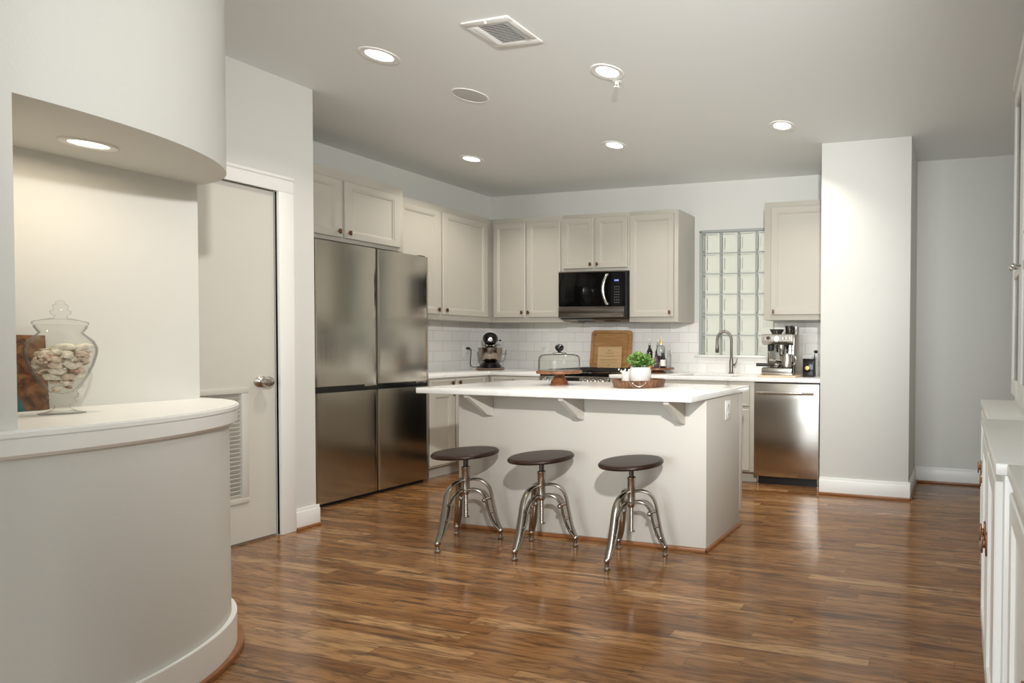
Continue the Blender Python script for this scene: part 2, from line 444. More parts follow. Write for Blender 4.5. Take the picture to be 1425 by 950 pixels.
# niche wall with a rounded end
CX, CY, CR = -3.1, .95, .667
def outline(r, y0, xb=-3.2, n=40, ext=0.0):
    pts = [(xb, y0), (CX + r, y0)]
    for i in range(n + 1):
        a = R(90) * i / n
        pts.append((CX + r * math.cos(a), CY + r * math.sin(a)))
    pts.append((xb, CY + r))
    return pts
YN = -.9
struct('wall_niche_base', MB().prism(outline(CR, YN), 0, .93), wall_paint, 'low white curved wall below the niche ledge', 'wall')
struct('wall_niche_soffit', MB().prism(outline(CR, YN), 1.838, H), wall_paint, 'white curved soffit above the niche', 'wall')
struct('wall_niche_jamb', MB().box(-3.2, YN, .93, CX + CR, .908, 1.838), wall_paint, 'white wall left of the niche', 'wall')
struct('wall_niche_back', MB().box(-3.2, .908, .93, CX, CY + CR, 1.838), wall_paint, 'cream back wall of the niche', 'wall')
def arc_band(r0, r1, z0, z1, y0, n=40, xb=None):
    pts = [(CX + r1, y0)] if y0 < CY else []
    for i in range(n + 1):
        a = R(90) * i / n
        pts.append((CX + r1 * math.cos(a), CY + r1 * math.sin(a)))
    xe = -3.2 if xb is None else xb
    pts += [(xe, CY + r1), (xe, CY + r0)]
    for i in range(n, -1, -1):
        a = R(90) * i / n
        pts.append((CX + r0 * math.cos(a), CY + r0 * math.sin(a)))
    if y0 < CY: pts.append((CX + r0, y0))
    return MB().prism(pts, z0, z1, .002)
led = tag(MB().prism(outline(.693, .80), .924, .947, .005).build('ledge', trim_paint), 'glossy white curved ledge along the bottom of the niche', 'ledge', kind='structure')
def apron():
    b = bmesh.new(); prof = [(CR - .004, .872), (CR + .012, .872), (CR + .022, .882), (CR + .024, .925), (CR - .004, .925)]
    path = [((1, 0), .862)] + [((math.cos(R(90) * i / 40), math.sin(R(90) * i / 40)), None) for i in range(41)]
    rings = []
    for (dx, dy), yy in path:
        rings.append([b.verts.new((CX + r * dx, (CY + r * dy) if yy is None else yy - (r - CR) * .9, z)) for r, z in prof])
    n = len(prof)
    for A, B in zip(rings, rings[1:]):
        for i in range(n): b.faces.new((A[i], A[(i + 1) % n], B[(i + 1) % n], B[i]))
    b.faces.new(rings[0]); b.faces.new(rings[-1])
    bmesh.ops.recalc_face_normals(b, faces=b.faces)
    m = MB(); m._take(b, 0, None); return m
apron().build('apron', trim_paint, led)
struct('baseboard_niche', arc_band(CR, CR + .015, 0, .135, YN), trim_paint, 'white baseboard around the curved wall', 'baseboard')
struct('trim_niche', arc_band(CR + .015, CR + .034, 0, .02, YN), shoe_wood, 'oak shoe moulding around the curved wall', 'shoe moulding')

def baseboard(name, x0, y0, x1, y1, nx, ny, label):
    # (nx, ny): outward normal of the wall face
    t, q = .015, .018
    m = MB().box(min(x0, x1 + nx * t), min(y0, y1 + ny * t), .016, max(x0, x1 + nx * t), max(y0, y1 + ny * t), .115, .0) \
        if False else MB()
    xa, xb = sorted((x0, x1)); ya, yb = sorted((y0, y1))
    def ext(tk):
        return (xa + min(nx * tk, 0), ya + min(ny * tk, 0), xb + max(nx * tk, 0), yb + max(ny * tk, 0))
    e = ext(t); m.box(e[0], e[1], .012, e[2], e[3], .115, .002)
    e = ext(t * .6); m.box(e[0], e[1], .11, e[2], e[3], .135, .002)
    o = tag(m.build(name, trim_paint), label, 'baseboard', kind='structure')
    e = ext(t + q - .003)
    MB().box(e[0], e[1], 0, e[2], e[3], .018, .003).build('shoe_moulding', shoe_wood, o)
    return o
baseboard('baseboard_column', XK0 - .0, YK, XK1 + .015, YK, 0, -1, 'white baseboard on the front of the column')
baseboard('baseboard_column_side', XK1, YK, XK1, YBR, 1, 0, 'white baseboard on the side of the column')
baseboard('baseboard_corridor', XK1, YBR, XR, YBR, 0, -1, 'white baseboard on the wall behind the column')
baseboard('baseboard_closet', XD, DY1 + .079, XD, YD + .015, 1, 0, 'short white baseboard between closet door and fridge')

# backsplash
ZC = .912
struct('wall_tiles_back', MB().box(XW + .008, YW - .008, ZC, WX0 - .02, YW + .0, 1.404), tile_material('tile_back', 0), 'white running-bond tile backsplash behind the range', 'backsplash')
struct('wall_tiles_sink', MB().box(WX0 - .02, YW - .008, ZC, WX1, YW, 1.068), tile_material('tile_sink', 0), 'white tiles below the glass block window', 'backsplash')
struct('wall_tiles_right', MB().box(WX1, YW - .008, ZC, XK0, YW, 1.404), tile_material('tile_right', 0), 'white tiles behind the espresso machine', 'backsplash')
struct('wall_tiles_left', MB().box(XW, 3.6, ZC, XW + .008, YW - .008, 1.404), tile_material('tile_left', 1), 'white tile backsplash on the left wall', 'backsplash')

# glass block window
win = tag(MB().box(WX0 - .015, YW - .004, WZ0 - .0, WX0 + .012, YW + .1, WZ1, .002).box(WX1 - .012, YW - .004, WZ0, WX1 + .01, YW + .1, WZ1, .002)
          .box(WX0 - .015, YW - .004, WZ1 - .012, WX1 + .01, YW + .1, WZ1 + .012, .002).build('window_1', mortar),
          'glass block window above the sink', 'window', kind='structure')
nc, nr = 4, 6
pw, ph = (WX1 - WX0 - .024) / nc, (WZ1 - WZ0 - .012) / nr
g = MB()
for i in range(nc + 1):
    x = WX0 + .012 + pw * i; g.box(x - .006, YW + .012, WZ0, x + .006, YW + .085, WZ1 - .012)
for j in range(nr + 1):
    z = WZ0 + ph * j; g.box(WX0, YW + .0125, z - .006, WX1, YW + .0845, z + .006)
g.build('mortar_grid', mortar, win)
def glass_block(w, h):
    # pillowed faces, each with a recessed rim and fluted centre
    b = bmesh.new(); n = 14
    def face(y, sgn):
        V = []
        for j in range(n + 1):
            row = []
            for i in range(n + 1):
                u, v = i / n, j / n
                e = min(u, 1 - u, v, 1 - v)
                yy = y + sgn * (.0 if e <= 0 else (.010 if e < .08 else .004 + .002 * math.sin(u * PI * 10)))
                row.append(b.verts.new(((u - .5) * w, yy, (v - .5) * h)))
            V.append(row)
        for j in range(n):
            for i in range(n): b.faces.new((V[j][i], V[j][i + 1], V[j + 1][i + 1], V[j + 1][i]))
        return V
    A = face(-.034, -1); B = face(.034, 1)
    def bord(V): return [V[0][i] for i in range(n)] + [V[j][n] for j in range(n)] + [V[n][n - i] for i in range(n)] + [V[n - j][0] for j in range(n)]
    a, q = bord(A), bord(B); m = len(a)
    for i in range(m): b.faces.new((a[i], a[(i + 1) % m], q[(i + 1) % m], q[i]))
    bmesh.ops.recalc_face_normals(b, faces=b.faces)
    mb = MB(); mb._take(b, 0, None); return mb
gb = glass_block(pw - .012, ph - .012).mesh('glass_block', block_glass, 40)
for j in range(nr):
    for i in range(nc):
        o = bpy.data.objects.new('glass_block', gb); COL.objects.link(o); o.parent = win
        o.location = (WX0 + .012 + pw * (i + .5), YW + .048, WZ0 + ph * (j + .5))
sill = MB().box(WX0 - .055, YW - .035, 1.066, WX1 + .03, YW + .02, 1.088, .004)
sill.build('window_sill', trim_paint, win)

# ------------------------------------------------------------------ cabinets
DOOR = [(0, 0), (0, -.015), (.005, -.020), (.050, -.020), (.053, -.0165), (.060, -.0155), (.066, -.008), (.072, -.008)]
def knob_mesh():
    m = MB()
    m.box(-.005, -.014, -.005, .005, 0, .005).box(-.009, -.024, -.018, .009, -.013, .018, .003)
    m.box(-.0045, -.0255, -.010, .0045, -.0235, .010)
    return m.mesh('knob', bronze)
KNOB = knob_mesh()
def add_knob(parent, x, z, y=-.02):
    o = bpy.data.objects.new('knob', KNOB); COL.objects.link(o); o.parent = parent; o.location = (x, y, z); return o
def cabinet(name, label, loc, rz, w, d, h, doors, drawers=(), m=None, toe=0, group=None, cat='cabinet', prof=DOOR, hollow=0):
    m = m or cab_paint
    t = thing(name, label, cat, loc, rz, group)
    b = MB()
    if hollow: b.box(0, .07, 0, w, d, toe).box(0, 0, toe, w, d, hollow).box(0, 0, hollow, w, .04, h).box(0, d - .03, hollow, w, d, h).box(0, .04, hollow, .015, d - .03, h).box(w - .015, .04, hollow, w, d - .03, h)
    elif toe: b.box(0, .07, 0, w, d, toe).box(0, 0, toe, w, d, h, .002)
    else: b.box(0, 0, 0, w, d, h, .002)
    b.build('body', m, t)
    for x0, x1, z0, z1, kn in doors:
        dr = MB().rings(x1 - x0, z1 - z0, prof).build('door', m, t, (x0, -.0005, z0))
        if kn: add_knob(dr, kn[0] - x0, kn[1] - z0)
    for x0, x1, z0, z1, kn in drawers:
        dr = MB().rings(x1 - x0, z1 - z0, [(0, 0), (0, -.015), (.005, -.02), (.018, -.02), (.021, -.017), (.024, -.017)]).build('drawer', m, t, (x0, -.0005, z0))
        if kn: add_knob(dr, kn[0] - x0, kn[1] - z0)
    return t
UZ0, UZ1 = 1.404, 2.4625
UH = UZ1 - UZ0
# uppers on the back wall (front plane y=4.71), local x starts at world x0
YU = 4.71
def back_upper(label, x0, x1, z0, z1, doors):
    return cabinet('wall_cabinet', label, (x0, YU, z0), 0, x1 - x0, YW - YU, z1 - z0,
                   [(a - x0, b - x0, za - z0, zb - z0, (kx - x0, kz - z0) if kx else None) for a, b, za, zb, kx, kz in doors])
back_upper('tall greige wall cabinet with two doors in the corner left of the microwave', -4.70, -3.853, UZ0, UZ1,
           [(-4.668, -4.285, 1.452, 2.41, -4.315, 1.50), (-4.263, -3.872, 1.452, 2.41, -4.235, 1.50)])
back_upper('short greige two-door wall cabinet directly above the microwave', -3.853, -3.105, 1.90, UZ1,
           [(-3.838, -3.492, 1.928, 2.425, -3.518, 1.965), (-3.466, -3.121, 1.928, 2.425, -3.44, 1.965)])
back_upper('single-door greige wall cabinet right of the microwave', -3.105, -2.587, UZ0, UZ1,
           [(-3.09, -2.628, 1.448, 2.425, -2.66, 1.492)])
back_upper('single-door greige wall cabinet between glass block window and column', -1.731, XK0, UZ0 + .012, UZ1 + .012,
           [(-1.662, -1.10, 1.462, 2.425, -1.63, 1.49)])
# uppers on the left wall (front plane x=-4.72): local x -> world y
XU = -4.72
def left_cab(name, label, x, y0, y1, d, z0, z1, doors, drawers=(), toe=0):
    return cabinet(name, label, (x, y0, z0), R(90), y1 - y0, d, z1 - z0,
                   [(a - y0, b - y0, za - z0, zb - z0, (kx - y0, kz - z0) if kx else None) for a, b, za, zb, kx, kz in doors],
                   [(a - y0, b - y0, za - z0, zb - z0, (kx - y0, kz - z0) if kx else None) for a, b, za, zb, kx, kz in drawers], toe=toe)
left_cab('wall_cabinet', 'greige two-door wall cabinet on the left wall beside the fridge', XU, 3.715, YW, -XW + XU, UZ0, UZ1,
         [(3.735, 4.128, 1.452, 2.41, 4.10, 1.495), (4.15, 4.658, 1.452, 2.41, 4.18, 1.495)])
left_cab('wall_cabinet', 'wide short greige cabinet mounted over the stainless fridge', -4.62, 2.765, 3.71, -XW - 4.62, 1.955, 2.497,
         [(2.79, 3.222, 1.985, 2.425, 3.195, 2.03), (3.24, 3.672, 1.985, 2.425, 3.268, 2.03)])
# base cabinets
left_cab('base_cabinet', 'greige base cabinet right of the fridge, partly behind the island', -4.44, 3.765, 4.4085, .60, 0, .877,
         [(3.775, 4.02, .115, .765, 3.995, .735), (4.03, 4.345, .115, .765, 4.055, .735)],
         [(3.775, 4.02, .785, .862, 3.985, .83), (4.03, 4.345, .785, .862, 4.06, .83)], toe=.1)
YB = 4.41
def back_base(label, x0, x1, doors, drawers, hollow=0):
    return cabinet('base_cabinet', label, (x0, YB, 0), 0, x1 - x0, YW - YB - .005, .877,
                   [(a - x0, b - x0, za, zb, (kx - x0, kz) if kx else None) for a, b, za, zb, kx, kz in doors],
                   [(a - x0, b - x0, za, zb, (kx - x0, kz) if kx else None) for a, b, za, zb, kx, kz in drawers], toe=.1, hollow=hollow)
back_base('greige corner base cabinet left of the range', -4.44, -3.845, [(-4.40, -3.86, .115, .765, -3.90, .735)], [(-4.40, -3.86, .785, .862, -4.13, .825)])
back_base('greige base cabinet right of the range', -3.105, -2.62, [(-3.09, -2.635, .115, .765, -3.05, .735)], [(-3.09, -2.635, .785, .862, -2.86, .825)])
sb = back_base('greige sink base cabinet below the glass block window', -2.615, -1.95, [(-2.60, -2.29, .115, .645, -2.32, .615), (-2.275, -1.965, .115, .645, -2.245, .615)],
               [(-2.60, -1.965, .668, .845, None, 0)], .665)
back_base('narrow greige base cabinet with one drawer left of the dishwasher', -1.948, -1.705, [(-1.93, -1.742, .115, .642, -1.845, .612)], [(-1.93, -1.742, .665, .845, None, 0)])

# countertops
ct = MB()
ct.box(XW, 3.76, .8785, -4.42, YW - .008, ZC, .003).box(-4.425, 4.39, .8785, -3.847, YW - .008, ZC, .003)
tag(ct.build('countertop', quartz_top), 'white quartz corner countertop left of the range under the stand mixer', 'countertop')
SX0, SX1, SY0, SY1 = -2.52, -1.98, 4.47, 4.90
ct = MB()
ct.box(-3.103, 4.39, .8785, SX0, YW - .008, ZC, .003).box(SX1, 4.39, .8785, XK0 - .002, YW - .008, ZC, .003)
ct.box(SX0 - .004, 4.39, .8785, SX1 + .004, SY0, ZC, .003).box(SX0 - .004, SY1, .8785, SX1 + .004, YW - .008, ZC, .003)
tag(ct.build('countertop', quartz_top), 'white quartz countertop right of the range around the sink', 'countertop')
sk = MB()
sk.box(SX0 - .004, SY0 - .004, .68, SX1 + .004, SY1 + .004, .686).box(SX0 - .004, SY0 - .004, .68, SX0, SY1 + .004, .877).box(SX1, SY0 - .004, .68, SX1 + .004, SY1 + .004, .877)
sk.box(SX0, SY0 - .004, .68, SX1, SY0, .877).box(SX0, SY1, .68, SX1, SY1 + .004, .877)
t = thing('sink', 'stainless undermount sink set into the back counter', 'sink', (0, 0, 0))
sk.build('basin', brushed, t)
MB().lathe([(0, 0), (.045, 0), (.04, .004), (.02, .002), (0, .002)], 24, 0, T((SX0 + SX1) / 2, 4.7, .686)).build('drain', chrome, t)

# ------------------------------------------------------------------ refrigerator
FX, FY0, FY1 = -4.40, 2.892, 3.753
fr = thing('refrigerator', 'large four-door stainless refrigerator left of the counter', 'refrigerator', (FX, FY0, 0), R(90))
fw = FY1 - FY0
MB().box(0, .07, .03, fw, -XW + FX - .005, 1.90, .004).build('body', dark_metal, fr)
def fridge_door(x0, x1, z0, z1, edge):
    n = 40; V = []
    for j in range(2):
        row = []
        for i in range(n + 1):
            u = i / n; q = min(u, 1 - u) * (x1 - x0)
            y = -.004 * (1 - (2 * u - 1) ** 2)
            if q < .004: y += .003
            if u > .5 and edge and q < .03: y += .006 * (1 - q / .03) ** 2
            row.append((x0 + u * (x1 - x0), y))
        V = row
    pts = V + [(x1, .068), (x0, .068)]
    return MB().prism(pts, z0, z1, .002)
hw = fw / 2
for nm, a, b_, z0, z1 in (('upper_left', 0, hw - .003, .868, 1.912), ('upper_right', hw + .003, fw, .868, 1.912), ('lower_left', 0, hw - .003, .032, .822), ('lower_right', hw + .003, fw, .032, .822)):
    fridge_door(a, b_, z0, z1, 'right' in nm).build('door', fridge_steel, fr)
MB().box(.004, .012, .822, fw - .004, .06, .868).build('handle_channel', black_gloss, fr)
for a_ in (hw - .09, fw - .115): MB().box(a_, .004, .85, a_ + .09, .014, .868, .002).build('channel_lip', nickel, fr)
MB().box(.02, .05, 0, fw - .02, .5, .032).build('kick_plate', black_matte, fr)
for x in (.03, fw - .03): MB().box(x - .025, .03, 1.90, x + .025, .12, 1.925, .004).build('hinge_cover', dark_metal, fr)

# ------------------------------------------------------------------ microwave (over the range)
mx0, mx1, mz0, mz1, my = -3.847, -3.11, 1.418, 1.893, 4.64
mw = thing('microwave', 'black over-the-range microwave with curved steel handle', 'microwave', (mx0, my, mz0))
w_, h_ = mx1 - mx0, mz1 - mz0
MB().box(.002, .03, .01, w_ - .002, YW - my - .005, h_, .004).build('body', black_matte, mw)
fw2 = w_ - .012
MB().box(0, 0, .135, fw2, .03, h_ - .012, .004).build('door', black_glass, mw)
MB().box(0, .0, h_ - .012, fw2, .035, h_, .002).build('top_trim', dark_steel, mw)
MB().box(0, -.002, .068, fw2, .03, .133, .003).build('lower_band', dark_steel, mw)
MB().prism([(0.0, .068), (0, .03), (.09, .0), (.4, .0), (.4, .068)], .0, fw2, 0, 0, Matrix(((0, 0, 1, 0), (1, 0, 0, 0), (0, 1, 0, 0), (0, 0, 0, 1)))).build('vent_chin', dark_steel, mw)
hp = []
for i in range(17):
    u = i / 16
    hp.append((.555 - .028 * math.sin(PI * u), -.012 - .030 * math.sin(PI * u) ** .7, .150 + (h_ - .185) * u))
hb = MB().tube(hp, .0125, 12, 0, None, (Vector((0, 1, 0)), .6))
hb.box(.545, -.012, .146, .567, .004, .166, .003).box(.545, -.012, h_ - .048, .567, .004, h_ - .028, .003)
hb.build('handle', chrome, mw)
cp = MB().box(.60, -.0012, .14, fw2 - .01, .004, h_ - .02).build('control_panel', black_gloss, mw)
kd = MB()
for r_ in range(7):
    for q in range(3): kd.box(.625 + q * .022, -.0022, .165 + r_ * .025, .637 + q * .022, -.0008, .174 + r_ * .025)
kd.build('keypad', mat('key_print', (.09, .09, .09), .5), cp)
dd = MB()
for q, (a, b_) in enumerate(((0, .012), (.017, .012), (.034, .012))):
    dd.box(.628 + a, -.0025, .372, .631 + a, -.001, .386).box(.634 + a, -.0025, .372, .637 + a, -.001, .386).box(.628 + a, -.0025, .385, .637 + a, -.001, .388)
dd.build('clock_display', display_blue, cp)
for x in (.2, .5): MB().box(x - .06, .10, -.006, x + .06, .2, .0105).build('grease_filter', black_matte, mw)

# ------------------------------------------------------------------ range
rg = thing('range', 'stainless slide-in range with a black cooktop under the microwave', 'stove', (-3.842, 4.36, 0))
rw = .734
MB().box(.0, .04, .09, rw, .66, .885, .003).build('body', brushed, rg)
MB().box(.02, .08, 0, rw - .02, .6, .09).build('kick_plate', black_matte, rg)
MB().box(.006, .0, .20, rw - .006, .042, .77, .006).build('oven_door', black_glass, rg)
MB().tube([(.05, -.045, .73), (rw - .05, -.045, .73)], .012, 12).box(.05, -.045, .72, .07, .005, .74).box(rw - .07, -.045, .72, rw - .05, .005, .74).build('oven_handle', chrome, rg)
MB().prism([(.0, .785), (.05, .785), (.05, .905), (.035, .905)], 0, rw, .002, 0, Matrix(((0, 0, 1, 0), (1, 0, 0, 0), (0, 1, 0, 0), (0, 0, 0, 1)))).build('control_panel', brushed, rg)
MB().box(-.002, .03, .885, rw + .002, .665, .918, .003).build('cooktop', black_glass, rg)
for x in (.075, .155, .50, .58, .66):
    kb = MB().lathe([(0, 0), (.026, 0), (.026, .012), (.021, .03), (0, .031)], 22, 0, T(x, .02, .852) @ RX(90 + 16))
    kb.box(-.004, -.02, .028, .004, .02, .038, .002, 0, T(x, .02, .852) @ RX(90 + 16) @ RZ(35))
    kb.build('knob', chrome, rg)
MB().box(.26, -.004, -.02, .43, .0, .02, 0, 0, T(0, .018, .855) @ RX(-16)).build('display', black_gloss, rg)
gr = MB()
for x0 in (.04, .28, .52):
    for xx in (0, .09, .18): gr.box(x0 + xx - .005, .09, .934, x0 + xx + .005, .60, .946, .002)
    for yy in (.10, .35, .59): gr.box(x0 - .005, yy - .005, .934, x0 + .185, yy + .005, .945, .002)
    for xx in (0, .18):
        for yy in (.10, .59): gr.box(x0 + xx - .005, yy - .005, .917, x0 + xx + .005, yy + .005, .936)
gr.build('burner_grate', black_matte, rg)
MB().box(0, .60, .915, rw, .665, .945, .004).build('rear_vent', black_matte, rg)

# ------------------------------------------------------------------ dishwasher
dwx0, dwx1 = -1.70, -1.128
dw = thing('dishwasher', 'stainless dishwasher with a long bar handle beside the column', 'dishwasher', (dwx0, 4.395, 0))
dwid = dwx1 - dwx0
MB().box(.005, .03, .09, dwid - .005, .6, .87).build('body', black_matte, dw)
MB().box(0, 0, .075, dwid, .035, .868, .005).build('door', brushed, dw)
MB().box(.03, .06, 0, dwid - .03, .1, .09).build('kick_plate', black_matte, dw)
hb = MB().tube([(.035, -.045, .79), (dwid - .035, -.045, .79)], .011, 12)
for x in (.06, dwid - .06): hb.tube([(x, -.045, .79), (x, .004, .79)], .008, 10)
hb.build('handle', chrome, dw)
for x in (.02, dwid - .02): MB().lathe([(0, 0), (.014, 0), (.014, .01), (.008, .014), (.008, .09), (0, .09)], 12, 0, T(x, .05, 0)).build('levelling_foot', nickel, dw)
tag(cabinet('end_panel', 'thin greige filler panel between dishwasher and column', (dwx1 + .004, 4.41, 0), 0, XK0 - dwx1 - .006, .6, .877, []), cat='panel')

# ------------------------------------------------------------------ island
ix0, ix1, iy0, iy1 = -3.141, -1.402, 2.88, 3.415
isl = thing('island_cabinet', 'greige kitchen island base standing in the middle of the oak floor', 'kitchen island', (0, 0, 0))
MB().box(ix0, iy0, .001, ix1, iy1 - .05, .8775, .002).box(ix0, iy1 - .05, .1, ix1, iy1, .8775, .002).build('body', island_paint, isl)
sm = MB().box(ix0 - .004, iy0 - .016, 0, ix1 + .016, iy0, .022, .004).box(ix1, iy0 - .016, 0, ix1 + .016, iy1 - .05, .022, .004).box(ix0 - .016, iy0 - .016, 0, ix0, iy1 - .05, .022, .004)
sm.build('shoe_moulding', shoe_wood, isl)
for x in (-2.885, -2.223, -1.552):
    pr = [(iy0, .8775), (iy0 - .19, .8775), (iy0 - .19, .855)]
    for i in range(9):
        a = R(90) * i / 8
        pr.append((iy0 - .175 + .15 * math.sin(a) * .62 + .02, .845 - .12 * (1 - math.cos(a)) * .9 - .01))
    pr += [(iy0 - .045, .70), (iy0, .70)]
    pr = [(iy0, .8775), (iy0 - .185, .8775), (iy0 - .185, .862), (iy0 - .07, .765), (iy0 - .055, .745), (iy0, .725)]
    MB().prism(pr, x - .017, x + .017, .002, 0, Matrix(((0, 0, 1, 0), (1, 0, 0, 0), (0, 1, 0, 0), (0, 0, 0, 1)))).build('corbel', island_paint, isl)
for x0, x1 in ((ix0 + .02, -2.56), (-2.54, -1.98), (-1.96, ix1 - .02)):
    d = MB().rings(x1 - x0, .72, DOOR).build('door', island_paint, isl, (x1, iy1 + .0005, .13), (0, 0, PI))
    add_knob(d, .04, .66)
tag(MB().box(-3.242, 2.676, .878, -1.391, 3.508, ZC, .004).build('countertop', quartz_top), 'thin white quartz countertop overhanging the kitchen island', 'countertop')

def outlet(label, loc, rz, plugged=False, w=.072, h=.116):
    t = thing('wall_outlet', label, 'electrical outlet', loc, rz)
    MB().box(-w / 2, -.006, -h / 2, w / 2, 0, h / 2, .002).build('cover_plate', white_plastic, t)
    for z in (-.028, .028):
        rc = MB().box(-.017, -.008, z - .017, .017, -.004, z + .017, .003).build('receptacle', white_plastic, t)
        MB().box(-.008, -.0088, z - .004, -.006, -.0075, z + .006).box(.006, -.0088, z - .004, .008, -.0075, z + .006).build('slot', black_matte, rc)
    return t
outlet('white outlet on the right side of the island below its countertop', (ix1, 3.17, .785), R(90), w=.07, h=.118)
outlet('white outlet with a black plug in it left of the stand mixer', (XW + .008, 4.725, 1.105), R(90))
outlet('white outlet on the backsplash behind the glass cake dome', (-4.345, YW - .008, 1.095), 0)
outlet('white outlet on the tiles behind the black canister', (-1.335, YW - .008, 1.055), 0)

# ------------------------------------------------------------------ stools
def make_stool():
    t = thing('bar_stool', '', 'stool')
    R_ = .172
    MB().lathe([(0, .518), (R_ - .016, .518), (R_ - .004, .522), (R_, .530), (R_ - .002, .538), (R_ - .010, .545), (R_ - .03, .547), (0, .547)], 56).build('seat', dark_wood, t)
    p = MB().lathe([(0, .445), (.013, .445), (.013, .50), (.022, .504), (.055, .512), (.055, .518), (0, .518)], 20)
    p.build('seat_post', dark_metal, t)
    s_ = MB().lathe([(0, .285), (.016, .285), (.020, .292), (.023, .305), (.021, .315), (.021, .44), (.023, .443), (.023, .452), (.015, .456), (0, .456)], 22)
    s_.build('sleeve', stool_metal, t)
    th = [(0, .15)]
    z = .15
    while z < .335:
        th += [(.0105, z), (.0125, z + .003), (.0105, z + .006)]; z += .007
    th.append((0, z))
    MB().lathe(th, 16).build('threaded_rod', stool_metal, t)
    MB().tube([(0, 0, .152), (.02, .0, .152)], .006, 8).build('stop_pin', stool_metal, t)
    outer = [(.018, .372), (.05, .374), (.09, .360), (.118, .328), (.133, .285), (.141, .240), (.150, .190), (.163, .125), (.183, .062)]
    inner = [(.018, .315), (.048, .313), (.076, .297), (.096, .268), (.107, .240)]
    low = [(.107, .240), (.115, .195), (.129, .145), (.149, .098), (.176, .060)]
    for an in (-95, 148, 27):
        ca, sa = math.cos(R(an)), math.sin(R(an)); tg = Vector((-sa, ca, 0))
        def sm3(L, n=5):
            P = []
            for i in range(len(L) - 1):
                p0, p1, p2, p3 = L[max(i - 1, 0)], L[i], L[i + 1], L[min(i + 2, len(L) - 1)]
                for q in range(n):
                    u = q / n
                    f = lambda a, b_, c_, d_: .5 * (2 * b_ + (c_ - a) * u + (2 * a - 5 * b_ + 4 * c_ - d_) * u * u + (3 * b_ - a - 3 * c_ + d_) * u ** 3)
                    P.append((f(p0[0], p1[0], p2[0], p3[0]), f(p0[1], p1[1], p2[1], p3[1])))
            P.append(L[-1]); return [Vector((ca * r, sa * r, z)) for r, z in P]
        m = MB()
        m.tube(sm3(outer), .0082, 12, 0, None, (tg, 2.2))
        m.tube(sm3(inner), .0074, 12, 0, None, (tg, 2.1))
        m.tube(sm3(low), .0074, 12, 0, None, (tg, 2.1))
        at = lambda r, z: Vector((ca * r, sa * r, z))
        m.ball(at(.098, .243), .015, 0, None, 14)
        m.tube([at(.107, .25), at(.139, .26)], .009, 8, 0, None, (tg, 1.4))
        m.tube([at(.122, .165), at(.153, .175)], .008, 8, 0, None, (tg, 1.4))
        # thin cast web behind the openings at the foot
        m.tube([at(.152, .100), at(.168, .108)], .007, 8)
        lg = m.build('leg', stool_metal, t)
        MB().lathe([(0, 0), (.013, 0), (.016, .006), (.016, .012), (.010, .018), (.0095, .034), (.012, .042), (.016, .050), (.016, .058), (.012, .064), (0, .066)], 18, 0, T(ca * .182, sa * .182, 0)).build('foot', stool_metal, lg)
    return t
st = make_stool()
for i, (x, y, rz, lab) in enumerate(((-2.856, 2.665, 4, 'round walnut-topped metal swivel stool at the left end of the island, nearest the fridge'),
                                     (-2.338, 2.682, 0, 'dark-topped metal swivel stool in the middle of the row of three'),
                                     (-1.762, 2.694, -3, 'dark-topped metal swivel stool nearest the right corner of the island'))):
    o = st if i == 0 else copy_tree(st)
    o.location = (x, y, 0); o.rotation_euler = (0, 0, R(rz)); o['label'] = lab; o['group'] = 'swivel stools along the island'

# ------------------------------------------------------------------ ceiling fittings
def downlight(label, loc, r=.093, on=True, power=DOWN_W, name='recessed_light', warm=(1, .93, .82), spread=120):
    t = thing(name, label, 'ceiling light', loc, 0, 'recessed downlights')
    MB().lathe([(r * .66, 0), (r * .70, -.004), (r * .96, -.006), (r, -.003), (r, 0)], 40, closed=True).build('trim_ring', trim_paint, t)
    MB().lathe([(0, -.0015), (r * .67, -.0015), (r * .67, 0), (0, 0)], 36).build('lens', lens, t)
    l = area_light('downlight_beam', (loc[0], loc[1], loc[2] - .012), (0, 0, 0), r * 1.2, r * 1.2, power, warm, 'DISK', spread)
    return t
downlight('recessed ceiling light at far left, beside the air vent', (-3.185, 2.428, H))
downlight('recessed ceiling light next to the small sprinkler head', (-2.045, 2.876, H))
downlight('recessed ceiling light in front of the column', (-1.287, 3.862, H))
downlight('recessed ceiling light in the middle, in front of the back wall', (-2.736, 3.942, H))
downlight('recessed ceiling light in the kitchen corner above the left cabinets', (-4.173, 3.963, H))
downlight('recessed light in the underside of the curved niche soffit', (-2.81, 1.20, 1.838), .062, True, NICHE_W, warm=(1, .84, .62), spread=175)

sp = thing('ceiling_speaker', 'round grey flush speaker in the ceiling between the lights', 'speaker', (-3.116, 2.952, H))
MB().lathe([(.094, 0), (.095, -.004), (.103, -.005), (.1065, 0)], 44, closed=True).build('rim', trim_paint, sp)
MB().lathe([(0, -.003), (.07, -.0032), (.095, -.002), (.095, 0), (0, 0)], 44).build('grille', speaker_cloth, sp)

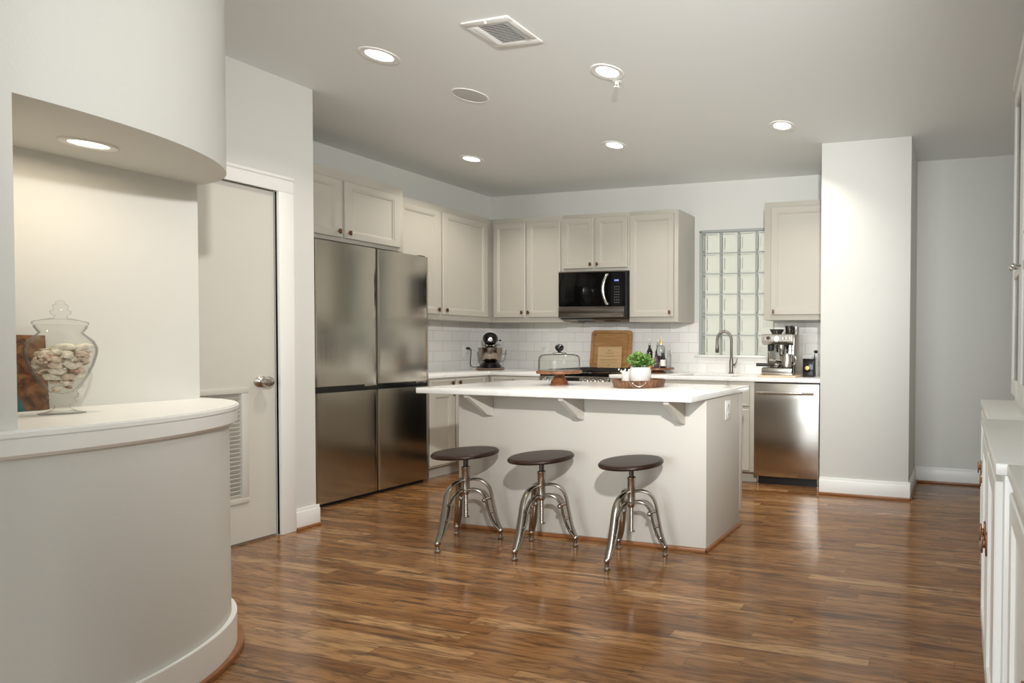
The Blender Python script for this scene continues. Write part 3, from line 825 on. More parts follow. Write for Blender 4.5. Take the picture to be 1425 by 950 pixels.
vt = thing('air_vent', 'rectangular white louvered air vent in the ceiling', 'air vent', (-2.32, 2.394, H), R(0))
vm = MB(); vw, vd = .142, .118
for a in ((-vw, -vd, vw, -vd + .036), (-vw, vd - .036, vw, vd), (-vw, -vd + .036, -vw + .036, vd - .036), (vw - .036, -vd + .036, vw, vd - .036)):
    vm.box(a[0], a[1], -.008, a[2], a[3], 0, .002)
vm.build('frame', trim_paint, vt)
MB().box(-vw + .03, -vd + .03, -.0015, vw - .03, vd - .03, -.0005).build('duct_opening', black_matte, vt)
sl = MB()
for i in range(13):
    y = -vd + .044 + (2 * vd - .088) * i / 12
    sl.box(-vw + .066, -.0048, -.0006, vw - .066, .0048, .0006, 0, 0, T(0, y, -.006) @ RX(24))
sl.build('louver_set', trim_paint, vt)
for sx in (-1, 1):
    se = MB()
    for i in range(3): se.box(-.0006, -vd + .038, -.006, .0006, vd - .038, .006, 0, 0, T(sx * (vw - .043 - i * .009), 0, -.006) @ RY(-sx * 35))
    se.build('side_louver', trim_paint, vt)
MB().box(-.005, -vd + .006, -.018, .003, -vd + .016, -.008, .001).build('lever', trim_paint, vt)

sk = thing('sprinkler_head', 'small white sprinkler head in the ceiling beside a downlight', 'sprinkler', (-2.062, 2.992, H))
MB().lathe([(0, 0), (.028, 0), (.027, -.005), (.012, -.008), (.010, -.022), (0, -.022)], 24).build('escutcheon', trim_paint, sk)
m = MB().lathe([(0, -.043), (.020, -.043), (.021, -.041), (.008, -.039), (0, -.039)], 20)
m.tube([(.009, 0, -.02), (.012, 0, -.03), (.006, 0, -.041)], .0022, 6).tube([(-.009, 0, -.02), (-.012, 0, -.03), (-.006, 0, -.041)], .0022, 6)
m.build('deflector', trim_paint, sk)

# ------------------------------------------------------------------ white built-in on the right
WD = [(0, 0), (0, -.016), (.003, -.02), (.058, -.02), (.060, -.010), (.066, -.010)]
def right_base(label, x, y0, y1, doors):
    t = thing('base_cabinet', label, 'cabinet', (x, y1, 0), R(-90))
    L = y1 - y0
    MB().box(0, 0, .09, L, XR - x - .003, .87, .002).build('body', white_cab, t)
    MB().box(0, -.012, 0, L, XR - x - .003, .09, .003).build('plinth', white_cab, t)
    for a, b_, kn in doors:
        d = MB().rings(b_ - a, .72, WD).build('door', white_cab, t, (y1 - b_, -.0005, .125))
        bp = MB().box(-.018, -.006, -.034, .018, 0, .034, .002).box(-.008, -.014, -.012, .008, -.005, .012, .002).box(-.013, -.020, -.026, .013, -.013, .026, .002)
        bp.build('latch', bronze, d, (kn and (y1 - kn) - (y1 - b_), -.02, .44))
    tp = MB().box(-.0, -.022, .87, L, XR - x - .003, .90, .004).build('top', white_cab, t)
    return t
right_base('white built-in base cabinet, farthest section near the corridor wall', .136, 2.29, 3.13, [(2.32, 2.70, 2.66), (2.72, 3.10, 2.94)])
right_base('white built-in base cabinet, projecting middle section', .111, 1.42, 2.285, [(1.46, 1.84, 1.80), (1.865, 2.25, 1.91)])
right_base('white built-in base cabinet, section nearest the viewer', .138, .50, 1.415, [(.52, .93, .9), (.95, 1.36, 1.0)])
def hutch(label, x, y0, y1, doors, z1=2.55):
    t = thing('hutch_cabinet', label, 'cabinet', (x, y1, .9005), R(-90))
    L = y1 - y0; h = z1 - .9005; dp = XR - x - .003
    b = MB().box(0, dp - .012, 0, L, dp, h).box(0, 0, 0, .02, dp - .012, h).box(L - .02, 0, 0, L, dp - .012, h).box(.02, 0, 0, L - .02, dp - .012, .05).box(.02, 0, h - .03, L - .02, dp - .012, h)
    b.build('body', white_cab, t)
    sh = MB()
    for z in (.45, .85, 1.25): sh.box(.02, .02, z, L - .02, dp - .012, z + .02)
    sh.build('shelf', white_cab, t)
    MB().box(0, -.03, h, L, dp, h + .05, .006).build('cornice', white_cab, t)
    for a, b_, ky in doors:
        w = b_ - a; hh = h - .08
        f = MB().box(0, -.022, 0, .06, 0, hh, .003).box(w - .06, -.022, 0, w, 0, hh, .003).box(.06, -.022, 0, w - .06, 0, .08, .003).box(.06, -.022, hh - .07, w - .06, 0, hh, .003).box(.06, -.020, .60, w - .06, 0, .64, .003)
        d = f.build('door', white_cab, t, (y1 - b_, -.0005, .04))
        MB().box(.058, -.012, .078, w - .058, -.008, hh - .068).build('glass_pane', glass, d)
        MB().tube([(0, 0, -.0), (0, -.03, 0)], .007, 10).ball((0, -.036, 0), .013).build('knob', chrome, d, (b_ - ky, -.022, .62))
    return t
hutch('white glass-door hutch standing on the farthest section of the built-in', .29, 2.285, 3.12, [(2.30, 2.69, 2.66), (2.70, 3.10, 2.74)])
hutch('white glass-door hutch standing on the projecting middle section', .265, 1.41, 2.264, [(1.43, 1.83, 1.80), (1.84, 2.245, 1.88)])

# ------------------------------------------------------------------ niche contents
JX, JY, JZ = -2.846, 1.150, .947
jar = thing('apothecary_jar', 'clear footed glass jar full of seashells on the niche ledge', 'jar', (JX, JY, JZ))
op = [(.0, .0), (.046, 0), (.048, .003), (.030, .008), (.017, .016), (.015, .026), (.024, .032), (.028, .040), (.024, .048), (.030, .054), (.033, .064), (.029, .072), (.034, .082), (.050, .115), (.064, .155), (.0725, .195), (.073, .215), (.066, .238), (.050, .256), (.044, .264), (.052, .280), (.053, .288)]
ipr = [(.051, .288), (.050, .281), (.0415, .265), (.047, .257), (.063, .236), (.0705, .214), (.070, .196), (.0615, .156), (.0475, .117), (.031, .084), (.022, .070), (0, .064)]
MB().lathe(op + ipr, 48).build('bowl', glass, jar, smooth=60)
lid = MB().lathe([(0, .2895), (.054, .2895), (.056, .294), (.054, .300), (.030, .308), (.014, .312), (.012, .318), (.020, .326), (.021, .334), (.013, .341), (.015, .347), (.016, .352), (.009, .358), (.010, .362), (.006, .368), (0, .370)], 40)
lid.build('lid', glass, jar, smooth=60)

rnd = random.Random(5)
def in_jar(z, frac):
    tab = [(.072, .022), (.085, .029), (.117, .045), (.156, .059), (.196, .067), (.214, .067), (.236, .060)]
    for (z0, r0), (z1, r1) in zip(tab, tab[1:]):
        if z <= z1: return frac * (r0 + (r1 - r0) * (z - z0) / (z1 - z0))
    return frac * .06
def cone_shell(L, r):
    m = MB(); pts, rr = [], []
    for i in range(15):
        u = i / 14
        pts.append((L * (u - .5), .004 * math.sin(u * 9), .003 * math.cos(u * 9))); rr.append(r * (.08 + .92 * math.sin(PI * min(1, u * 1.15) * .62)) * (1 + .12 * math.sin(u * 40)) * (1 if u < .85 else (1.0 - (u - .85) * 4.5)))
    return m.tube(pts, rr, 12)
def scallop(r):
    b = bmesh.new(); n = 28; top = []; c0 = b.verts.new((0, -r * .85, 0)); c1 = b.verts.new((0, -r * .85, -.003))
    up_, dn = [], []
    for ring in (.35, .7, 1):
        u, d = [], []
        for i in range(n + 1):
            a = R(-15 + 210 * i / n)
            rr = r * ring * (1 + .03 * math.cos(i * PI))
            hgt = .35 * r * math.sin(PI * min(.95, ring)) + (.0016 if i % 2 else 0)
            x, y = rr * math.cos(a), -r * .85 * (1 - ring) + rr * math.sin(a)
            u.append(b.verts.new((x, y, hgt))); d.append(b.verts.new((x, y, hgt - .003)))
        up_.append(u); dn.append(d)
    for L, cc in ((up_, c0), (dn, c1)):
        for i in range(n): b.faces.new((cc, L[0][i], L[0][i + 1]))
        for A, B in zip(L, L[1:]):
            for i in range(n): b.faces.new((A[i], A[i + 1], B[i + 1], B[i]))
    for i in range(n): b.faces.new((up_[-1][i], up_[-1][i + 1], dn[-1][i + 1], dn[-1][i]))
    for e in (0, n):
        b.faces.new((c0, up_[0][e], dn[0][e], c1))
        for q in range(2): b.faces.new((up_[q][e], up_[q + 1][e], dn[q + 1][e], dn[q][e]))
    bmesh.ops.recalc_face_normals(b, faces=b.faces)
    m = MB(); m._take(b, 0, None); return m
def pebble_shell(r):
    m = MB().ball((0, 0, 0), r, 0, None, 16, (1.25, .9, .7))
    for v in m.bm.verts:
        v.co *= 1 + .1 * math.sin(v.co.x * 330) + .06 * math.sin(v.co.y * 410 + v.co.z * 300)
    return m
def knobby(r):
    m = MB().ball((0, 0, 0), r * .75, 0, None, 14, (1.2, 1, .8))
    q = random.Random(3)
    for i in range(34):
        d = Vector((q.gauss(0, 1), q.gauss(0, 1), q.gauss(0, 1))).normalized()
        m.ball((d.x * r * .88, d.y * r * .75, d.z * r * .62), r * .2, 1, None, 8)
    return m
shp = {'cone': cone_shell(.058, .014).mesh('spiral_shell', shell_white), 'scal': scallop(.021).mesh('scallop_shell', shell_pink),
       'peb': pebble_shell(.016).mesh('clam_shell', shell_white), 'pink': pebble_shell(.015).mesh('clam_shell', shell_pink), 'brown': pebble_shell(.012).mesh('clam_shell', shell_brown)}
nm = {'cone': 'spiral_shell', 'scal': 'scallop_shell', 'peb': 'clam_shell', 'pink': 'clam_shell', 'brown': 'clam_shell'}
lb = {'cone': ('long pale spiral shell lying among the others in the glass jar', 'spiral shells in the glass jar'),
      'scal': ('ribbed pinkish scallop shell heaped in the glass jar', 'scallop shells in the glass jar'),
      'peb': ('smooth off-white clam shell heaped in the glass jar', 'white clam shells in the glass jar'),
      'pink': ('tan pink clam shell heaped in the glass jar', 'tan clam shells in the glass jar'),
      'brown': ('small reddish brown shell deep in the glass jar', 'brown shells in the glass jar')}
def put_shell(k, x, y, z, rot, sc=1.0):
    o = bpy.data.objects.new(nm[k], shp[k]); COL.objects.link(o)
    o.location = (JX + x, JY + y, JZ + z); o.rotation_euler = rot; o.scale = (sc, sc, sc)
    return tag(o, lb[k][0], 'seashell', lb[k][1])
for z, n, kinds in ((.076, 1, 'k'), (.086, 3, 'pbk'), (.104, 4, 'pkbs'), (.122, 6, 'pskcpk'), (.140, 7, 'pckspbk'), (.158, 8, 'cpskpcsp'), (.176, 9, 'pckcspkpc'), (.194, 8, 'cpksppkc')):
    for i in range(n):
        a = 2 * PI * (i / n) + z * 60
        k = {'p': 'peb', 'b': 'brown', 'k': 'pink', 's': 'scal', 'c': 'cone'}[kinds[i % len(kinds)]]
        fr_ = .68 if k != 'cone' else .46
        if z < .11: fr_ = .45
        r_ = in_jar(z, fr_)
        put_shell(k, r_ * math.cos(a), r_ * math.sin(a), z, (rnd.uniform(-.6, .6), rnd.uniform(-.5, .5), a + (PI / 2 if k == 'cone' else rnd.uniform(0, 6))), .62 if z < .11 else (.80 if k == 'cone' else .94))
q = knobby(.026).build('knobby_shell', [shell_brown, shell_pink]); q.location = (JX + .018, JY - .036, JZ + .182); tag(q, 'knobby reddish shell cluster against the left glass of the jar', 'seashell')
q = cone_shell(.085, .013).build('spiral_shell', shell_white); q.location = (JX + .01, JY - .012, JZ + .212); q.rotation_euler = (0, R(-8), R(30)); tag(q, 'longest cream shell lying across the top of the jar', 'seashell')
q = cone_shell(.085, .012).build('spiral_shell', shell_white); q.location = (JX + .012, JY + .022, JZ + .207); q.rotation_euler = (0, R(-24), R(75)); tag(q, 'slender grey-white shell leaning up to the right at the top of the jar', 'seashell')

art = MB().box(0, -.15, 0, .022, .15, .255, .002)
o = art.build('resin_panel', burl)
o.data.transform(Matrix.Translation((0, 1.052, 0)) )
o.location = (-3.062, 0, .9475); o.rotation_euler = (0, R(-4), 0)
for v in o.data.vertices: v.co.z += 0
tag(o, 'burl wood and teal resin panel leaning behind the shell jar', 'wood panel')

# ------------------------------------------------------------------ things on the island
cs = thing('cake_stand', 'brown wooden pedestal cake stand on the left of the island top', 'cake stand', (-2.625, 3.175, ZC))
MB().lathe([(0, 0), (.056, 0), (.057, .006), (.050, .012), (.054, .018), (.048, .026), (.036, .045), (.029, .066), (.034, .076), (0, .076)], 40).build('pedestal', acacia, cs)
MB().lathe([(0, .0762), (.137, .0762), (.141, .082), (.141, .090), (.138, .095), (0, .095)], 56).build('plate', acacia, cs)
dm = thing('cake_dome', 'clear glass dome with a black knob covering the cake stand', 'glass dome', (-2.625, 3.175, ZC + .0955)); dm.scale = (.95, .95, 1)
prd = [(.133, 0), (.135, .002), (.134, .075), (.130, .092), (.118, .104), (.09, .110), (0, .114), (0, .111), (.088, .107), (.115, .101), (.127, .090), (.131, .074), (.131, .002)]
MB().lathe(prd, 56).build('bell', glass, dm, smooth=50)
MB().lathe([(0, .1142), (.046, .1142), (.047, .118), (.040, .121), (.012, .123), (0, .123)], 28).build('knob_collar', chrome, dm)
MB().lathe([(0, .123), (.010, .123), (.014, .130), (.026, .142), (.029, .154), (.026, .166), (.014, .176), (0, .178)], 28).build('knob', black_gloss, dm)

def blob(r, n, amp, seed, ex=1.0):
    q = random.Random(seed); ph = [q.uniform(0, 6) for _ in range(4)]
    return [(ex * r * (1 + amp * (math.sin(2 * a + ph[0]) + .6 * math.sin(3 * a + ph[1]) + .5 * math.sin(5 * a + ph[2]))) * math.cos(a), r * (1 + amp * (math.sin(2 * a + ph[0]) + .6 * math.sin(3 * a + ph[1]) + .5 * math.sin(5 * a + ph[2]))) * math.sin(a)) for a in [2 * PI * i / n for i in range(n)]]
TX, TY = -2.022, 3.175
tr = thing('log_tray', 'dark log-slice serving tray with metal handles on the island', 'tray', (TX, TY, ZC))
b = bmesh.new(); lo = blob(.152, 64, .018, 4); hi = blob(.166, 64, .018, 4); inn = blob(.152, 64, .018, 4); fl_ = blob(.150, 64, .018, 4)
rg_ = [[b.verts.new((p[0], p[1], z)) for p in L] for L, z in ((lo, 0), (hi, .048), (inn, .048), (fl_, .036))]
for A, B in zip(rg_, rg_[1:]):
    for i in range(64): b.faces.new((A[i], A[(i + 1) % 64], B[(i + 1) % 64], B[i]))
b.faces.new(rg_[0]); b.faces.new(rg_[-1]); bmesh.ops.recalc_face_normals(b, faces=b.faces)
mm = MB(); mm._take(b, 0, None); mm.build('slab', log_wood, tr)
for an in (-57, 123):
    ca, sa = math.cos(R(an)), math.sin(R(an)); pts = []
    for i in range(13):
        u = -1 + 2 * i / 12; a2 = R(an) + u * .23
        pts.append(((.168 + .012 * (1 - u * u)) * math.cos(a2), (.168 + .012 * (1 - u * u)) * math.sin(a2), .036 - .022 * (1 - u * u)))
    hm = MB().tube(pts, .0028, 8).ball(pts[0], .006).ball(pts[-1], .006)
    hm.build('handle', nickel, tr)
PXp, PYp = -2.006, 3.165
pp = thing('potted_plant', 'white pot of bushy green leaves standing on the log tray', 'potted plant', (PXp, PYp, ZC + .0365))
MB().lathe([(0, 0), (.052, 0), (.060, .004), (.066, .030), (.067, .055), (.062, .085), (.060, .092), (.056, .092), (.058, .082), (.060, .055), (0, .05)], 40).build('pot', ceramic, pp)
MB().lathe([(0, .078), (.057, .078), (.050, .083), (0, .086)], 24).build('soil', mat('soil', (.03, .02, .012), .9), pp)
lv = MB(); q = random.Random(11)
b = bmesh.new()
def leaf(bb, p, d, L, w, mi):
    d = d.normalized(); sd = d.cross(Vector((q.gauss(0, .4), q.gauss(0, .4), 1))).normalized(); nn = sd.cross(d)
    P = [p, p + d * L * .45 + sd * w + nn * .002, p + d * L * .45 - nn * .003, p + d * L * .45 - sd * w + nn * .002, p + d * L]
    v = [bb.verts.new(x) for x in P]
    for f in ((0, 2, 1), (0, 3, 2), (1, 2, 4), (2, 3, 4)):
        bb.faces.new([v[i] for i in f]).material_index = mi
stem_m = MB()
for i in range(64):
    a = q.uniform(0, 2 * PI); e = q.uniform(.05, 1.0)
    tip = Vector((math.cos(a) * .088 * e ** .7, math.sin(a) * .088 * e ** .7, .172 - .062 * e * e + q.uniform(-.012, .012)))
    base = Vector((math.cos(a) * .025 * e, math.sin(a) * .025 * e, .082))
    midp = (base + tip) / 2 + Vector((0, 0, .01))
    stem_m.tube([base, midp, tip], .0011, 5)
    for k2 in range(13):
        u = .30 + .70 * k2 / 12
        p = base * (1 - u) ** 2 + midp * 2 * u * (1 - u) + tip * u * u
        d = Vector((q.gauss(0, 1), q.gauss(0, 1), q.gauss(.5, .6))) + (tip - base).normalized() * .7
        leaf(b, p, d, q.uniform(.018, .028), q.uniform(.0045, .007), 1 if (u > .8 and q.random() < .6) or q.random() < .12 else 0)
lv._take(b, 0, None); lv.build('foliage', [leaf_green, leaf_light], pp)
stem_m.build('stems', leaf_green, pp)
sc = thing('candle_jar', 'small white cup with a dark checked ribbon left of the potted plant', 'cup', (-2.103, 3.155, ZC + .0365))
MB().lathe([(0, 0), (.026, 0), (.028, .004), (.028, .062), (.025, .066), (.022, .062), (0, .058)], 28).build('body', ceramic, sc)
rb = MB(); q2 = random.Random(2)
for i in range(9):
    a = R(-160 + i * 28); 
    rb.box(-.006, -.001, -.006, .006, .001, .006, 0, i % 2, T(.029 * math.cos(a), .029 * math.sin(a), .066 + .004 * (i % 3)) @ RZ(math.degrees(a) + 90) @ RX(25))
for sx in (-1, 1):
    for i in range(4): rb.box(-.006, -.001, -.006, .006, .001, .006, 0, (i + 1) % 2, T(-.012 + sx * (.008 + i * .008), -.026, .064 + .006 * i) @ RY(-sx * 35))
rb.build('ribbon', [black_matte, white_plastic], sc)

# ------------------------------------------------------------------ things on the counters
# stand mixer
bo = thing('mixer_board', 'thin wooden board with steel feet under the stand mixer', 'board', (-4.77, 4.75, ZC), R(45))
MB().box(-.125, -.175, .006, .125, .185, .02, .004).build('slab', mixer_slab, bo)
bf = MB()
for x in (-.10, .10):
    for y in (-.15, .16): bf.lathe([(0, 0), (.012, 0), (.012, .006), (0, .006)], 12, 0, T(x, y, 0))
bf.build('foot', dark_metal, bo)
mx = thing('stand_mixer', 'glossy black stand mixer with a steel bowl in the counter corner', 'stand mixer', (-4.77, 4.75, ZC + .0202), R(45))
b = MB()
b.prism([(.10 * math.cos(a), -.07 + .11 * math.sin(a)) for a in [PI + PI * i / 16 for i in range(17)]] + [(.09, .13), (.06, .165), (-.06, .165), (-.09, .13)], 0, .035, .008)
b.lathe([(0, .034), (.085, .034), (.075, .055), (.05, .062), (0, .062)], 28, 0, T(0, -.06, 0))
b.build('base', black_gloss, mx)
MB().tube([(0, .115, .03), (0, .115, .12), (0, .105, .21), (0, .09, .255)], [.062, .05, .046, .055], 20).build('column', black_gloss, mx)
hp = MB().tube([(0, .175, .292), (0, .16, .295), (0, .10, .30), (0, .02, .302), (0, -.06, .300), (0, -.125, .296), (0, -.15, .293), (0, -.163, .292)], [.018, .046, .066, .072, .070, .062, .045, .012], 28)
hp.build('head', black_gloss, mx)
MB().lathe([(.0715, -.004), (.0735, -.004), (.0735, .004), (.0715, .004)], 36, 0, T(0, -.03, .301) @ RX(90), closed=True).build('trim_band', chrome, mx)
MB().lathe([(0, 0), (.022, 0), (.024, .006), (.020, .014), (0, .016)], 24, 0, T(0, -.155, .292) @ RX(90)).build('hub_cap', chrome, mx)
MB().lathe([(0, .19), (.022, .19), (.03, .205), (.036, .22), (.036, .245), (0, .245)], 24, 0, T(0, -.06, 0)).build('planetary', chrome, mx)
MB().lathe([(0, .062), (.045, .062), (.075, .075), (.098, .11), (.106, .16), (.108, .205), (.111, .207), (.111, .21), (.105, .21), (.102, .16), (.094, .113), (.07, .08), (0, .07)], 44, 0, T(0, -.06, 0)).build('bowl', bowl_steel, mx)
MB().tube([(.105, -.06, .195), (.135, -.06, .198), (.142, -.06, .18), (.140, -.06, .14), (.13, -.06, .12), (.103, -.06, .118)], .006, 10).build('bowl_handle', chrome, mx)
MB().tube([(.06, -.01, .285), (.085, -.01, .285)], .005, 8).ball((.09, -.01, .285), .009).build('speed_lever', black_gloss, mx)
Mi = Matrix.Rotation(R(-45), 3, 'Z')
def loc_mx(p): return Mi @ (Vector(p) - Vector((-4.77, 4.75, ZC + .0202)))
cd = [(-5.035, 4.725, 1.13), (-5.005, 4.735, 1.125), (-4.975, 4.71, 1.08), (-4.95, 4.68, 1.01), (-4.93, 4.66, .965), (-4.90, 4.655, .942), (-4.87, 4.68, .940), (-4.85, 4.76, .948)]
P = []
for i in range(len(cd) - 1):
    p0, p1, p2, p3 = [Vector(cd[max(0, min(len(cd) - 1, i + k))]) for k in (-1, 0, 1, 2)]
    for u in (0, .25, .5, .75): P.append(.5 * (2 * p1 + (p2 - p0) * u + (2 * p0 - 5 * p1 + 4 * p2 - p3) * u * u + (3 * p1 - p0 - 3 * p2 + p3) * u ** 3))
P.append(Vector(cd[-1]))
cb = MB().tube([loc_mx(p) for p in P], .0035, 8)
cb.tube([loc_mx(p) for p in ((-5.043, 4.725, 1.132), (-5.02, 4.727, 1.131), (-5.005, 4.735, 1.126))], [.013, .012, .005], 12)
cb.build('power_cord', black_matte, mx)

# cutting boards behind the range
def rounded(w, h, r, n=6):
    pts = []
    for cx_, cy_, a0 in ((w / 2 - r, h - r, 0), (-w / 2 + r, h - r, 90), (-w / 2 + r, r, 180), (w / 2 - r, r, 270)):
        for i in range(n + 1):
            a = R(a0 + 90 * i / n); pts.append((cx_ + r * math.cos(a), cy_ + r * math.sin(a)))
    return pts
YZ = Matrix(((1, 0, 0, 0), (0, 0, -1, 0), (0, 1, 0, 0), (0, 0, 0, 1)))
cbd = thing('cutting_board', 'large maple cutting board with a juice groove leaning behind the range', 'cutting board', (-3.49, 4.962, .9455))
cbd.rotation_euler = (R(-6), 0, 0)
MB().prism(rounded(.475, .385, .04), 0, .018, .003, 0, YZ).build('board', maple, cbd)
gv = MB(); gp = [(x, -.019, z) for x, z in [(p[0], p[1] + .03) for p in rounded(.395, .325, .03)]]
gv.tube(gp + [gp[0]], .003, 6); gv.build('juice_groove', wood('groove_wood', (.22, .11, .045), (.18, .09, .035), 1, .6), cbd)
MB().lathe([(.010, -.019), (.017, -.021), (.018, -.018), (.010, -.018)], 22, 0, T(-.195, 0, .34) @ RX(90) @ T(0, 0, .038), closed=True).build('hanging_ring', nickel, cbd)
sbd = thing('small_board', 'small pale engraved board leaning against the large cutting board', 'cutting board', (-3.475, 4.925, .9455))
sbd.rotation_euler = (R(-5), 0, 0)
MB().prism(rounded(.275, .215, .008), 0, .014, .002, 0, YZ).build('board', pale_board, sbd)
en = MB(); q = random.Random(8)
for row, (z, n, wd) in enumerate(((.175, 3, .03), (.145, 6, .10), (.115, 8, .13), (.078, 11, .19), (.055, 11, .19), (.028, 3, .03))):
    for i in range(n):
        x = -wd / 2 + wd * (i + .5) / n; a = q.uniform(-.9, .9)
        en.tube([(x - .006 * math.cos(a), -.0145, z - .006 * math.sin(a)), (x, -.0145, z + .003), (x + .006 * math.cos(a), -.0145, z + .006 * math.sin(a))], .002, 5)
en.build('engraving', wood('engraved_wood', (.26, .15, .07), (.2, .11, .05), 1, .7), sbd)

# turntable with bottles
LX, LY = -2.83, 4.76
ls = thing('turntable', 'round dark wooden pedestal tray of bottles right of the range', 'turntable', (LX, LY, ZC))
MB().lathe([(0, 0), (.075, 0), (.078, .006), (.07, .014), (.05, .022), (.05, .034), (0, .034)], 36).build('base', acacia, ls)
MB().lathe([(0, .0345), (.152, .0345), (.156, .040), (.154, .050), (.146, .054), (.142, .048), (0, .046)], 52).build('tray', acacia, ls)
ZT = ZC + .0465
def bottle(name, label, x, y, prof, m, parts):
    t = thing(name, label, 'bottle', (x, y, ZT))
    MB().lathe(prof, 28).build('glass_body', m, t)
    for nme, pf, mm_ in parts: MB().lathe(pf, 24).build(nme, mm_, t)
    return t
bottle('oil_bottle', 'tall dark bottle with a thin metal pourer on the turntable, behind the plant', LX - .075, LY - .02, [(0, 0), (.026, 0), (.028, .004), (.028, .15), (.024, .17), (.011, .195), (.0105, .225), (0, .225)], liquid_dark,
       [('pourer', [(0, .225), (.011, .225), (.009, .24), (.003, .25), (.002, .285), (0, .285)], nickel)])
bottle('oil_bottle', 'dark brown slim bottle standing between the two tallest bottles', LX - .025, LY + .045, [(0, 0), (.022, 0), (.024, .004), (.024, .16), (.012, .19), (.011, .22), (0, .22)], liquid_dark,
       [('pourer', [(0, .22), (.010, .22), (.008, .235), (.003, .245), (.002, .275), (0, .275)], nickel)])
bottle('oil_bottle', 'tall pale glass bottle with a gold pourer on the turntable', LX + .03, LY + .01, [(0, 0), (.036, 0), (.038, .005), (.038, .195), (.033, .212), (.014, .224), (.013, .235), (0, .235)], tint_bottle,
       [('pourer', [(0, .235), (.014, .235), (.014, .255), (.007, .265), (.004, .29), (.003, .305), (0, .305)], gold), ('dark_label', [(.0384, .06), (.0388, .06), (.0388, .12), (.0384, .12)], black_matte)])
bottle('syrup_bottle', 'small dark bottle with a white label at the right of the turntable', LX + .085, LY - .05, [(0, 0), (.024, 0), (.025, .004), (.025, .095), (.012, .112), (.011, .125), (0, .125)], liquid_dark,
       [('paper_label', [(.0252, .025), (.0258, .025), (.0258, .085), (.0252, .085)], paper), ('cap', [(0, .125), (.013, .125), (.013, .15), (0, .15)], black_matte)])
bottle('syrup_bottle', 'small dark purple bottle next to the white-labelled one', LX + .03, LY - .075, [(0, 0), (.023, 0), (.024, .004), (.024, .09), (.012, .106), (.011, .115), (0, .115)], mat('plum_bottle', (.09, .05, .07), .15),
       [('cap', [(0, .115), (.012, .115), (.012, .138), (0, .138)], black_matte)])
bottle('syrup_bottle', 'short amber bottle at the left front of the turntable', LX - .035, LY - .085, [(0, 0), (.024, 0), (.025, .004), (.024, .055), (.02, .07), (.01, .085), (.01, .095), (0, .095)], amber_lbl,
       [('cap', [(0, .095), (.012, .095), (.012, .11), (0, .11)], gold)])
bottle('glass_bottle', 'slim clear bottle at the back right of the turntable', LX + .10, LY + .035, [(0, 0), (.020, 0), (.021, .004), (.021, .13), (.010, .155), (.009, .19), (0, .19)], tint_bottle, [])

# faucet
fc = thing('faucet', 'tall dark gooseneck pull-down faucet behind the sink', 'faucet', (-2.152, 4.955, ZC))
MB().lathe([(0, 0), (.027, 0), (.028, .004), (.021, .010), (.018, .02), (.018, .13), (.015, .145), (0, .145)], 26).build('base', faucet_metal, fc)
pts = [(0, 0, .14), (0, 0, .32)]
rad = .068
dx, dy = -.92, -.38
for i in range(1, 15):
    a = PI * i / 14
    d = rad * (1 - math.cos(a)); pts.append((dx * d, dy * d, .32 + rad * 1.25 * math.sin(a)))
pts.append((dx * 2 * rad, dy * 2 * rad, .285))
MB().tube(pts, .0125, 14).build('neck', faucet_metal, fc)
e = Vector((dx * 2 * rad, dy * 2 * rad, 0))
MB().lathe([(0, .200), (.014, .200), (.0175, .206), (.0165, .25), (.0135, .288), (0, .288)], 22, 0, T(e.x, e.y, 0)).build('spray_head', faucet_metal, fc)
m = MB().tube([(.015, 0, .085), (.05, -.006, .085)], .013, 14).tube([(.045, -.006, .088), (.062, -.010, .12), (.068, -.012, .150)], [.007, .006, .005], 10)
m.build('lever', nickel, fc)

# espresso machine
cmb = thing('machine_board', 'thin pale board under the espresso machine', 'board', (-1.525, 4.68, ZC))
MB().box(-.175, -.20, .0, .165, .18, .016, .003).build('slab', cream_board, cmb)
em = thing('espresso_machine', 'stainless espresso machine with grinder hopper on the counter', 'espresso machine', (-1.54, 4.68, ZC + .0165), R(0)); em.scale = (.92, 1, 1)
m = MB().box(-.155, -.165, .0, .155, .15, .014, .004).box(-.15, -.17, .012, .15, .0, .062, .006)
m.build('drip_tray', brushed, em)
MB().box(-.14, -.16, .062, .14, -.01, .066).build('drip_grate', dark_metal, em)
MB().box(-.148, .0, .012, .148, .15, .285, .010).build('body', chrome, em)
MB().box(.149, -.12, .012, .156, .15, .352, .004).box(-.156, -.0, .012, -.149, .15, .352, .004).build('side_panel', brushed, em)
MB().prism([(-.172, .292), (-.168, .348), (-.158, .356), (.15, .356), (.15, .262), (-.13, .262), (-.15, .272)], -.152, .152, .003, 0, Matrix(((0, 0, 1, 0), (1, 0, 0, 0), (0, 1, 0, 0), (0, 0, 0, 1)))).build('head', brushed, em)
for i, x in enumerate((-.125, -.083, -.055, .055, .085, .12)):
    big = i == 1
    MB().lathe([(0, 0), (.011 if not big else .016, 0), (.010 if not big else .014, .006 if not big else .016), (0, .007 if not big else .017)], 18, 0, T(x, -.170, .322) @ RX(90)).build('button', dark_metal if big else chrome, em)
MB().lathe([(0, 0), (.026, 0), (.026, .005), (.022, .007), (0, .007)], 30, 0, T(0, -.170, .315) @ RX(90)).build('pressure_gauge', [white_plastic], em)
MB().lathe([(0, .205), (.03, .205), (.034, .215), (.034, .262), (0, .262)], 26, 0, T(.02, -.08, 0)).build('group_head', chrome, em)
pf = MB().lathe([(0, .165), (.018, .168), (.032, .178), (.035, .205), (0, .205)], 26, 0, T(.02, -.08, 0))
pf.build('portafilter', chrome, em)
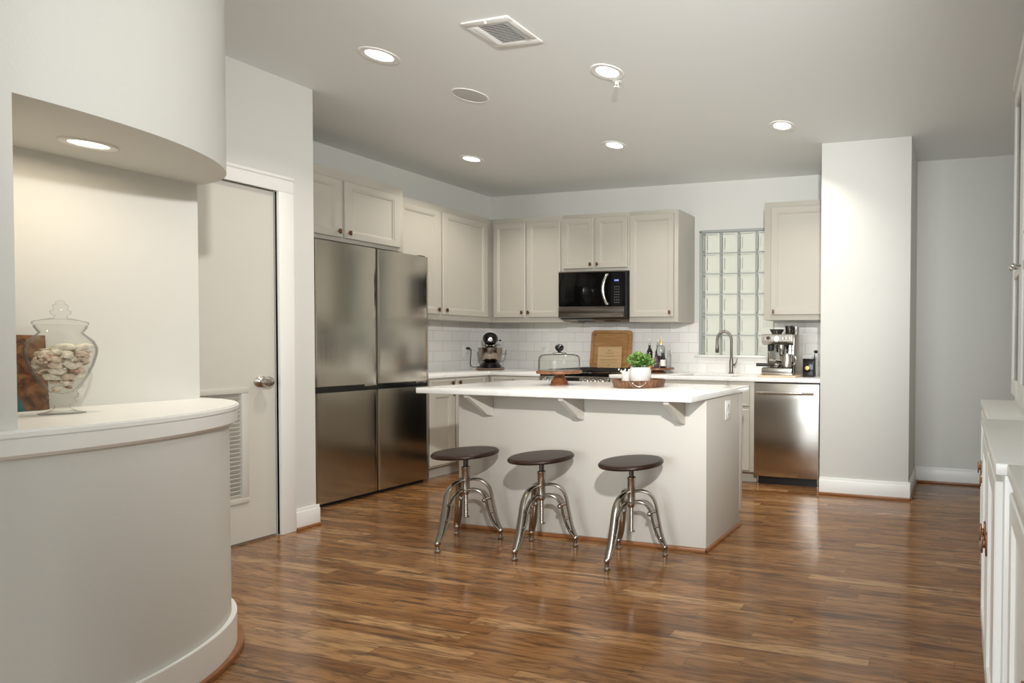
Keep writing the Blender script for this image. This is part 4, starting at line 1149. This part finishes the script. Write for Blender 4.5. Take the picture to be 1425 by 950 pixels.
MB().tube([(.0, -.10, .185), (-.05, -.17, .165), (-.14, -.20, .115), (-.19, -.21, .095)], [.009, .012, .015, .014], 14).build('portafilter_handle', black_matte, em) if False else \
    MB().tube([(-.04, -.14, .088), (-.09, -.165, .09), (-.19, -.20, .092)], [.010, .014, .015], 14).build('portafilter_handle', black_matte, em)
MB().lathe([(0, .067), (.03, .067), (.034, .073), (.034, .098), (0, .10)], 26, 0, T(-.015, -.12, 0)).build('spare_basket', chrome, em)
MB().lathe([(0, .21), (.028, .21), (.032, .23), (.03, .262), (0, .262)], 22, 0, T(-.085, -.09, 0)).build('grinder_outlet', black_matte, em)
MB().tube([(.125, -.10, .262), (.13, -.115, .20), (.138, -.13, .12)], .006, 10).build('steam_wand', chrome, em)
hpr = thing('bean_hopper', '', '', (0, 0, 0))
bpy.data.objects.remove(hpr)
h = MB().lathe([(0, .356), (.045, .356), (.048, .364), (.070, .396), (.072, .402), (.066, .404), (0, .405)], 34, 0, T(-.075, .04, 0))
h.build('bean_hopper', mat('smoked_plastic', (.03, .025, .022), .12), em)
tm = thing('tumbler', 'dark metal tumbler standing on top of the espresso machine', 'cup', (-1.54 + .045, 4.68 + .06, ZC + .0165 + .3565))
MB().lathe([(0, 0), (.034, 0), (.036, .004), (.042, .078), (.040, .079), (.036, .01), (0, .006)], 28).build('cup_body', mat('smoked_steel', (.10, .09, .085), .15, .9), tm)
tm2 = thing('tumbler', 'small steel cup at the right on top of the espresso machine', 'cup', (-1.54 + .105, 4.68 + .07, ZC + .0165 + .3565))
MB().lathe([(0, 0), (.022, 0), (.024, .003), (.026, .07), (.024, .071), (.022, .008), (0, .005)], 24).build('cup_body', chrome, tm2)
pt = thing('milk_pitcher', 'steel milk pitcher standing on the drip tray of the espresso machine', 'pitcher', (-1.54 + .078, 4.68 - .105, ZC + .0165 + .0665))
MB().lathe([(0, 0), (.045, 0), (.049, .004), (.051, .03), (.046, .075), (.038, .105), (.040, .120), (.038, .120), (.036, .105), (.044, .073), (.049, .03), (0, .008)], 34).build('jug', brushed, pt)
MB().tube([(.040, .0, .105), (.072, 0, .10), (.080, 0, .07), (.070, 0, .03), (.047, 0, .022)], .005, 10).build('handle', brushed, pt)

# canister with spoon
cn = thing('canister', 'black square canister with a round gold emblem beside the espresso machine', 'canister', (-1.285, 4.66, ZC))
MB().box(-.05, -.05, 0, .05, .05, .150, .006).build('body', black_gloss, cn)
MB().box(-.051, -.051, .15, .051, .051, .162, .004).build('lid', black_gloss, cn)
MB().lathe([(0, 0), (.019, 0), (.018, .003), (0, .004)], 26, 0, T(-.008, -.05, .08) @ RX(90)).build('emblem', gold, cn)
sn = thing('coffee_scoop', 'small black scoop sticking up behind the black canister', 'scoop', (-1.262, 4.745, ZC))
MB().tube([(0, 0, .002), (0, .003, .10), (.0, .004, .205)], .004, 8).build('shaft', black_matte, sn)
MB().ball((.012, .0, .222), .020, 0, None, 16, (1.0, .8, .75)).build('bowl', black_matte, sn)
